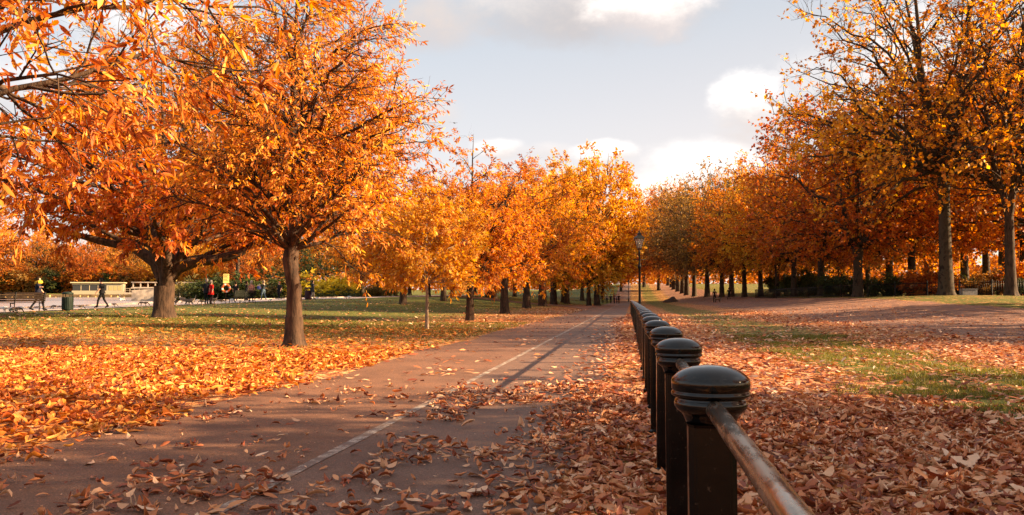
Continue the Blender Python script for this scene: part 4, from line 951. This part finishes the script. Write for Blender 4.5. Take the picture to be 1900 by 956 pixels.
for px, py, rz, s, mode, lab in [(321, 564, .2, 1.0, 'up', 'goose with raised neck just right of the old tree trunk'), (326, 567, 2.8, .8, 'down', 'small dark goose with lowered head at the old tree trunk'),
                                 (338, 563.5, 2.9, 1.15, 'up', 'goose with tall neck facing left, third from the old tree trunk'), (346, 566, .3, 1.0, 'down', 'goose pecking at the ground in the middle of the flock'),
                                 (357, 564, .1, .95, 'up', 'goose with upright dark neck halfway between tree and couple'), (351, 567, 3.0, .85, 'down', 'dark goose feeding at the grass edge below the upright one'),
                                 (374, 565.5, 3.2, .8, 'down', 'small goose pecking just left of the couple'), (397, 565, .1, 1.1, 'up', 'goose with long raised neck beside the red coat'),
                                 (411, 564.5, .4, .8, 'down', 'small goose pecking right of the red coat'), (366, 563, 3.0, .7, 'white', 'white bird standing left of the couple'),
                                 (8, 581, 0, .8, 'white', 'white bird on the ground under the left end of the left bench'), (22, 582, 2, .8, 'white', 'white bird under the middle of the left bench'), (38, 580.5, 3, .8, 'white', 'white bird under the right end of the left bench'),
                                 (31, 583, 1, .8, 'down', 'dark goose feeding below the left bench'), (100, 574.5, 3.0, .6, 'down', 'small dark bird pecking left of the green bin'), (150, 575, .2, .6, 'down', 'small dark bird pecking right of the green bin'),
                                 (212, 570.5, .2, .6, 'down', 'small dark bird pecking right of the lone walker'), (262, 568, 2.9, .7, 'down', 'dark bird pecking left of the old tree trunk'), (270, 568.5, .1, .7, 'down', 'dark bird pecking touching the old tree trunk side'),
                                 (447, 563.5, .1, .7, 'white', 'white bird under the slatted bench'), (430, 562.5, .1, .8, 'white', 'white bird left of the slatted bench'), (502, 560.5, 2.9, .6, 'white', 'pale bird on the grass edge left of the red haired person'),
                                 (588, 556.5, 3.0, .6, 'white', 'pale bird at the feet of the man holding out his hand'), (648, 556, 3.1, .8, 'white', 'pale bird alone on the green lawn under the beige fence')]:
    goose(px, py, rz, s, lab, mode)
# gull taking off
x, y, z = pp(222, 568)
bm = NB(); bmesh.ops.create_uvsphere(bm, u_segments=10, v_segments=8, radius=1, matrix=Matrix.Diagonal((.20, .06, .06, 1)))
for s in (-1, 1):
    a = [bm.verts.new(p) for p in ((.07, s * .04, .02), (-.07, s * .04, .02), (-.06, s * .28, .20), (.05, s * .28, .21), (-.10, s * .55, .16))]
    bm.faces.new((a[0], a[1], a[2], a[3])); bm.faces.new((a[3], a[2], a[4]))
a = [bm.verts.new(p) for p in ((-.15, -.03, 0), (-.15, .03, 0), (-.30, .05, .01), (-.30, -.05, .01))]; bm.faces.new(a)
bmesh.ops.solidify(bm, geom=[f for f in bm.faces if len(f.verts) != 4 or True][-6:], thickness=.012)
o = link('gull', bm_mesh('gull', bm, simple('gull_white', (.75, .72, .68), .7), True)); o.location = (x, y, z + .45); o.rotation_euler = (R(40), R(-35), R(150)); tag(o, 'white gull taking off over the promenade right of the lone walker', 'gull')
# dog
x, y, z = pp(1331, 0, 103, .01)
J = {'rp': ((-.28, 0, .42), .10), 'by': ((0, 0, .42), .11), 'ch': ((.24, 0, .44), .13), 'nk': ((.36, 0, .56), .07), 'hd': ((.44, 0, .64), .075), 'mz': ((.56, 0, .61), .04), 'tl': ((-.5, 0, .55), .02)}
E = [('rp', 'by'), ('by', 'ch'), ('ch', 'nk'), ('nk', 'hd'), ('hd', 'mz'), ('rp', 'tl')]
for q, s in (('l', -.08), ('r', .08)):
    J['f1' + q] = ((.25, s, .28), .045); J['f2' + q] = ((.27, s, .12), .03); J['f3' + q] = ((.28, s, .02), .03); J['k' + q] = ((-.2, s, .28), .06); J['h' + q] = ((-.36, s, .18), .03); J['p' + q] = ((-.32, s, .02), .03)
    E += [('ch', 'f1' + q), ('f1' + q, 'f2' + q), ('f2' + q, 'f3' + q), ('rp', 'k' + q), ('k' + q, 'h' + q), ('h' + q, 'p' + q)]
skin_body('dog', J, E, [simple('dog_coat', (.10, .06, .035), .9)], lambda c: 0, (x, y, z), R(20), 1.1, 'brown dog trotting beside the jogger on the right field', 'dog', None, 'by')
# bird in the sky
bm = NB(); bmesh.ops.create_uvsphere(bm, u_segments=8, v_segments=6, radius=1, matrix=Matrix.Diagonal((.25, .07, .06, 1)))
for s in (-1, 1):
    a = [bm.verts.new(p) for p in ((.10, s * .05, 0), (-.08, s * .05, 0), (-.12, s * .5, .05), (.04, s * .45, .07), (-.12, s * .8, .02))]; bm.faces.new((a[0], a[1], a[2], a[3])); bm.faces.new((a[3], a[2], a[4]))
o = link('flying_bird', bm_mesh('flying_bird', bm, M['iron'], True)); p = CAM + fw * 95 + rt * (95 * (842 - 950) / F) + Vector((0, 0, 95 * (544 - 226) / F)); o.location = p; o.rotation_euler = (R(8), 0, R(75)); tag(o, 'tiny dark bird flying in the open sky above the wispy treetop', 'bird')

# ------------------------------------------------------------------ buildings, bridge, fences, box, mound
x, y, z = spot(182, 224)
t = empty('pavilion', (x, y, .5), R(28), 'low cream lakeside pavilion with flat roof and long dark windows', 'pavilion')
cream = simple('cream_paint', (.36, .31, .22), .7, 0, .08); cream2 = simple('pale_roof', (.55, .46, .29), .6, 0, .06); dark = simple('dark_glazing', (.03, .03, .03), .15, 0, .1)
bm = NB(); bx(bm, -6.4, 6.4, 0, 5, -.5, 1.25); bx(bm, -6.4, 6.4, 0, 5, 2.75, 3.3); bx(bm, 2.2, 6.4, .002, 5, 1.25, 2.75); bx(bm, -6.4, 2.2, 2.5, 5, 1.25, 2.75); link('wall', bm_mesh('wall', bm, cream), t)
bm = NB(); bx(bm, -6.8, 6.8, -.5, 5.4, 3.302, 3.6, bev=.04); link('roof', bm_mesh('roof', bm, cream2), t)
for i in range(4):
    bm = NB(); x0 = -6.2 + i * 2.1; bx(bm, x0, x0 + 1.95, .12, .18, 1.252, 2.748); w_ = link('window', bm_mesh('window', bm, dark), t)
    bm = NB(); bx(bm, x0 + 1.97, x0 + 2.08, .05, .2, 1.252, 2.748); link('mullion', bm_mesh('mullion', bm, cream2), w_)
for i in range(3):
    bm = NB(); bx(bm, 2.7 + i * 1.15, 3.6 + i * 1.15, -.03, -.001, 1.35, 2.55); link('window', bm_mesh('window', bm, simple('dull_yellow_glass', (.35, .30, .14), .2, 0, .1)), t)  # end wall panes have a plain dull yellow base colour
# far bank wall / quay
bm = NB(); bx(bm, -249, -66, 194.2, 195.6, -1.2, .74, bev=.05)
for k in range(60): bx(bm, -200 + k * 2.2, -199 + k * 2.2 + random.uniform(0, .8), 193.6, 194.3, -1, random.uniform(.1, .6), bev=.08)
o = link('quay_wall', bm_mesh('quay_wall', bm, simple('golden_bank_stone', (.42, .28, .12), .9, 0, .4, .6))); tag(o, 'long low stone quay along the far bank of the lake', 'wall')
# arched bridge
x, y, z = spot(328, 118)
t = empty('stone_bridge', (x, y, 0), R(24), 'small pale stone bridge with dark low arch right of the old tree trunk', 'bridge'); stone = simple('bridge_stone', (.40, .33, .27), .85, 0, .2, 2)
bm = NB(); top = [(-6, 1.5), (0, 1.75), (6, 1.5)]; arc = [(2.2 * math.cos(a), .75 * math.sin(a)) for a in np.linspace(PI, 0, 13)]
outl = [(-6, -.9), (-2.2, -.9)] + [(a, b) for a, b in arc] + [(2.2, -.9), (6, -.9), (6, 1.5), (3, 1.68), (0, 1.75), (-3, 1.68), (-6, 1.5)]
fa = bm.faces.new([bm.verts.new((a, 0, b)) for a, b in outl]); r_ = bmesh.ops.extrude_face_region(bm, geom=[fa]); bmesh.ops.translate(bm, vec=(0, 3, 0), verts=[v for v in r_['geom'] if isinstance(v, bmesh.types.BMVert)])
bmesh.ops.triangulate(bm, faces=[f for f in bm.faces if len(f.verts) > 4]); link('arch', bm_mesh('arch', bm, stone), t)
bm = NB(); bx(bm, -6.1, 6.1, -.1, .25, 1.76, 1.95, bev=.02)
for i in range(13): bx(bm, -5.9 + i * .98, -5.75 + i * .98, 0, .14, 1.94, 2.55)
bx(bm, -6.1, 6.1, -.06, .2, 2.552, 2.7, bev=.02); link('parapet', bm_mesh('parapet', bm, stone), t)
# balustrade left of the trunk
x, y, z = spot(268, 226)
t = empty('balustrade', (x, y, .6), R(26), 'pale railing and steps on the far bank left of the old trunk', 'railing')
bm = NB(); bx(bm, -5, 5, -.2, .2, -.8, .7, bev=.02); link('base', bm_mesh('base', bm, stone), t)
for i in range(9):
    bm = NB(); bx(bm, -4.9 + i * 1.2, -4.75 + i * 1.2, -.08, .08, .705, 1.7); link('post', bm_mesh('post', bm, stone), t)
bm = NB(); bx(bm, -5, 5, -.05, .05, 1.702, 1.8); bx(bm, -4.7, 4.7, -.03, .03, 1.2, 1.26); link('rail', bm_mesh('rail', bm, stone), t)
# beige fence at the lake end
x, y, z = spot(651, 122); t = empty('beige_fence', (x, y, zs(x, y)), R(-5), 'short beige board fence glowing beside the golden bushes', 'fence')
bm = NB()
for i in range(16): bx(bm, -1.9 + i * .24, -1.68 + i * .24, 0, .04, -.1, 1.25 + .02 * (i % 3))
link('boards', bm_mesh('boards', bm, simple('beige_boards', (.55, .42, .25), .8)), t)
for xx in (-1.9, 0, 1.8):
    bm = NB(); bx(bm, xx, xx + .1, .045, .14, -.1, 1.3); link('post', bm_mesh('post', bm, simple('beige_boards2', (.5, .38, .22), .8)), t)
# iron railing on the right
def railing(p0, p1, label, hgt=1.15):
    p0, p1 = Vector(p0), Vector(p1); L = (p1 - p0).length; a = math.atan2(p1.y - p0.y, p1.x - p0.x)
    t = empty('iron_railing', p0, a, label, 'railing', 'dark iron railing panels under the right hand trees')
    dzz = (p1.z - p0.z) / L
    bm = NB()
    for h_ in (.15, hgt - .1): tube_bm(bm, [(0, 0, h_), (L, 0, h_ + dzz * L)], .03, 6)
    link('rail', bm_mesh('rail', bm, M['iron']), t)
    bm = NB()
    for i in range(int(L / .16)):
        xx = .08 + i * .16; tube_bm(bm, [(xx, 0, dzz * xx + .02), (xx, 0, dzz * xx + hgt)], .014, 4)
    link('pickets', bm_mesh('pickets', bm, M['iron']), t)
    bm = NB(); bx(bm, -.04, .04, -.04, .04, -.1, hgt + .12); link('post', bm_mesh('post', bm, M['iron']), t)
pts = [spot(px, d) for px, d in ((1905, 60.5), (1840, 62), (1780, 64), (1720, 66), (1660, 69), (1610, 72), (1560, 76), (1500, 84), (1440, 95), (1400, 106))]
for i in range(len(pts) - 1): railing(pts[i], pts[i + 1], f'dark iron railing under the trees, {words[i]} panel counting from the right edge')
# grey box
x, y, z = spot(1796, 61.5); t = empty('utility_box', (x, y, z), R(12), 'low grey metal box beside the foot of the tallest plane tree', 'box')
bm = NB(); bx(bm, -.6, .6, -.2, .2, -.05, .48, bev=.015); link('body', bm_mesh('body', bm, simple('grey_metal', (.16, .16, .17), .6)), t)
bm = NB(); bx(bm, -.63, .63, -.23, .23, .482, .53, bev=.01); link('lid', bm_mesh('lid', bm, simple('grey_metal2', (.2, .2, .21), .6)), t)
# dark leaf heap
x, y, z = spot(1245, 150); bm = NB(); bmesh.ops.create_icosphere(bm, subdivisions=4, radius=1)
for v in bm.verts:
    r_ = math.hypot(v.co.x, v.co.y); hh = max(0, 1 - r_ * r_) ** 1.3 * (.8 + .2 * math.sin(v.co.x * 5))
    v.co = Vector((v.co.x * 1.6, v.co.y * 1.4, hh * 1.15 * (1 if v.co.z > 0 else -.1) + random.uniform(-.05, .05)))
o = link('leaf_heap', bm_mesh('leaf_heap', bm, simple('damp_leaves', (.05, .025, .015), .95, 0, .4, 5))); o.location = (x, y, z); tag(o, 'dark heap of raked leaves on the far right field', 'leaf heap')  # heap colour is a plain mottled dark brown

# ------------------------------------------------------------------ sky, sun, colour management
SUN_AZ, SUN_EL = 83, 24       # azimuth measured from +Y towards +X
n = N('World', True); SC.world = n.m
d = n.co('Generated'); s_ = sep(n, d)
az = n.math('ARCTAN2', s_[0], s_[1]); el = n.math('ARCSINE', s_[2])
sky = n.n('TexSky', _sky_type='NISHITA'); sky.sun_disc = False; sky.sun_elevation = R(SUN_EL); sky.sun_rotation = R(SUN_AZ); sky.air_density = 1.0; sky.dust_density = 2.2; sky.ozone_density = 1.5
SKY_K = .05
skyc = n.mix(1.0, sky.outputs[0], (SKY_K, SKY_K, SKY_K), 'MULTIPLY')
# thin high veil that greys the blue
veil = n.ramp(n.math('MULTIPLY_ADD', el, 1.0, 0), [(0, (.34, .28, .22)), (.12, (.26, .237, .225)), (.35, (.172, .184, .194)), (.8, (.165, .162, .162))])
azs = n.smooth(az, -.7, .5)
veil = n.mix(azs, n.mix(1.0, veil, (.92, .98, 1.04), 'MULTIPLY'), n.mix(1.0, veil, (1.02, .97, .95), 'MULTIPLY'))
base = n.mix(.84, skyc, veil)
vec = n.n('CombineXYZ', X=n.math('MULTIPLY', az, 1.0), Y=n.math('MULTIPLY', el, 1.6), Z=.3).outputs[0]
nz1 = n.math('SUBTRACT', n.noise(vec, 11, 10, .62), .5); nz2 = n.math('SUBTRACT', n.noise(vec, 2.6, 5, .55), .5)
def cloud(px, py, wa, we, amp=1.0, soft=.45):
    D = fw * math.cos(TILT) + Vector((0, 0, math.sin(TILT))); U = -fw * math.sin(TILT) + Vector((0, 0, math.cos(TILT)))
    q = (D + rt * ((px - 950) / F) + U * ((478 - py) / F)).normalized(); a0 = math.atan2(q.x, q.y); e0 = math.asin(q.z)
    da = n.math('DIVIDE', n.math('SUBTRACT', az, a0), wa / F); de = n.math('DIVIDE', n.math('SUBTRACT', el, e0), we / F)
    rr = n.math('ADD', n.math('MULTIPLY', da, da), n.math('MULTIPLY', de, de))
    rr = n.math('ADD', rr, n.math('MULTIPLY', nz1, -4.2)); rr = n.math('ADD', rr, n.math('MULTIPLY', nz2, -3.0))
    m = n.math('SUBTRACT', 1, n.smooth(rr, -soft, 1.1 + soft * 1.5)); return n.math('MULTIPLY', m, amp), de
skyf = base
for px, py, wa, we, amp, soft, cb_, ct in [
    (775, 45, 95, 42, .75, .9, (.44, .37, .34), (.56, .46, .40)), (1090, 5, 190, 55, .8, .8, (.36, .32, .31), (.60, .54, .50)), (1200, 10, 95, 46, .95, .5, (.50, .44, .42), (.95, .88, .82)),
    (1390, 205, 62, 52, .95, .4, (.48, .42, .39), (.95, .89, .84)), (930, 275, 48, 18, .9, .5, (.5, .44, .41), (.85, .80, .76)), (1012, 280, 40, 16, .55, .6, (.5, .44, .41), (.65, .60, .57)),
    (1125, 285, 55, 22, .95, .4, (.52, .46, .42), (.92, .87, .82)), (800, 205, 50, 28, .6, .8, (.46, .40, .37), (.60, .53, .49)), (1290, 320, 85, 46, .8, .8, (.62, .52, .46), (1.0, .94, .88)), (1215, 385, 90, 50, .95, .8, (.80, .62, .46), (1.1, .95, .80)),
    (300, 80, 150, 90, .7, .9, (.44, .38, .36), (.8, .74, .70)), (60, 160, 120, 70, .7, .9, (.44, .38, .36), (.8, .74, .70)), (1750, 120, 170, 80, .7, .9, (.5, .44, .4), (.8, .75, .7))]:
    m, de = cloud(px, py, wa, we, amp, soft)
    shade = n.smooth(n.math('ADD', de, n.math('MULTIPLY', nz1, 3.0)), -1.0, .8)
    skyf = n.mix(m, skyf, n.mix(shade, tuple(v * .43 for v in cb_), tuple(v * .40 for v in ct)))
gen = n.math('MULTIPLY', n.smooth(n.math('ADD', nz2, n.math('MULTIPLY', nz1, .5)), .02, .2), n.smooth(n.math('ABSOLUTE', n.math('ADD', az, .1)), .75, 1.1))
skyf = n.mix(n.math('MULTIPLY', gen, .6), skyf, (.40, .36, .34))
bg = n.n('Background', Color=skyf, Strength=.86); n.t.links.new(bg.outputs[0], n.out.inputs[0])
sd = bpy.data.lights.new('sun', 'SUN'); sd.energy = 4.6; sd.angle = R(.55); sd.color = (1, .68, .37)
so = bpy.data.objects.new('sun', sd); COL.objects.link(so)
dv = Vector((math.sin(R(SUN_AZ)) * math.cos(R(SUN_EL)), math.cos(R(SUN_AZ)) * math.cos(R(SUN_EL)), math.sin(R(SUN_EL))))
so.rotation_euler = dv.to_track_quat('Z', 'Y').to_euler(); so.location = dv * 60
SC.view_settings.view_transform = 'Standard'; SC.view_settings.look = 'None'; SC.view_settings.gamma = 1; SC.view_settings.exposure = 2.27
SC.cycles.max_bounces = 5; SC.cycles.diffuse_bounces = 3; SC.cycles.glossy_bounces = 2; SC.cycles.transmission_bounces = 4; SC.cycles.transparent_max_bounces = 4
SC.cycles.caustics_reflective = SC.cycles.caustics_refractive = False; SC.cycles.use_denoising = True
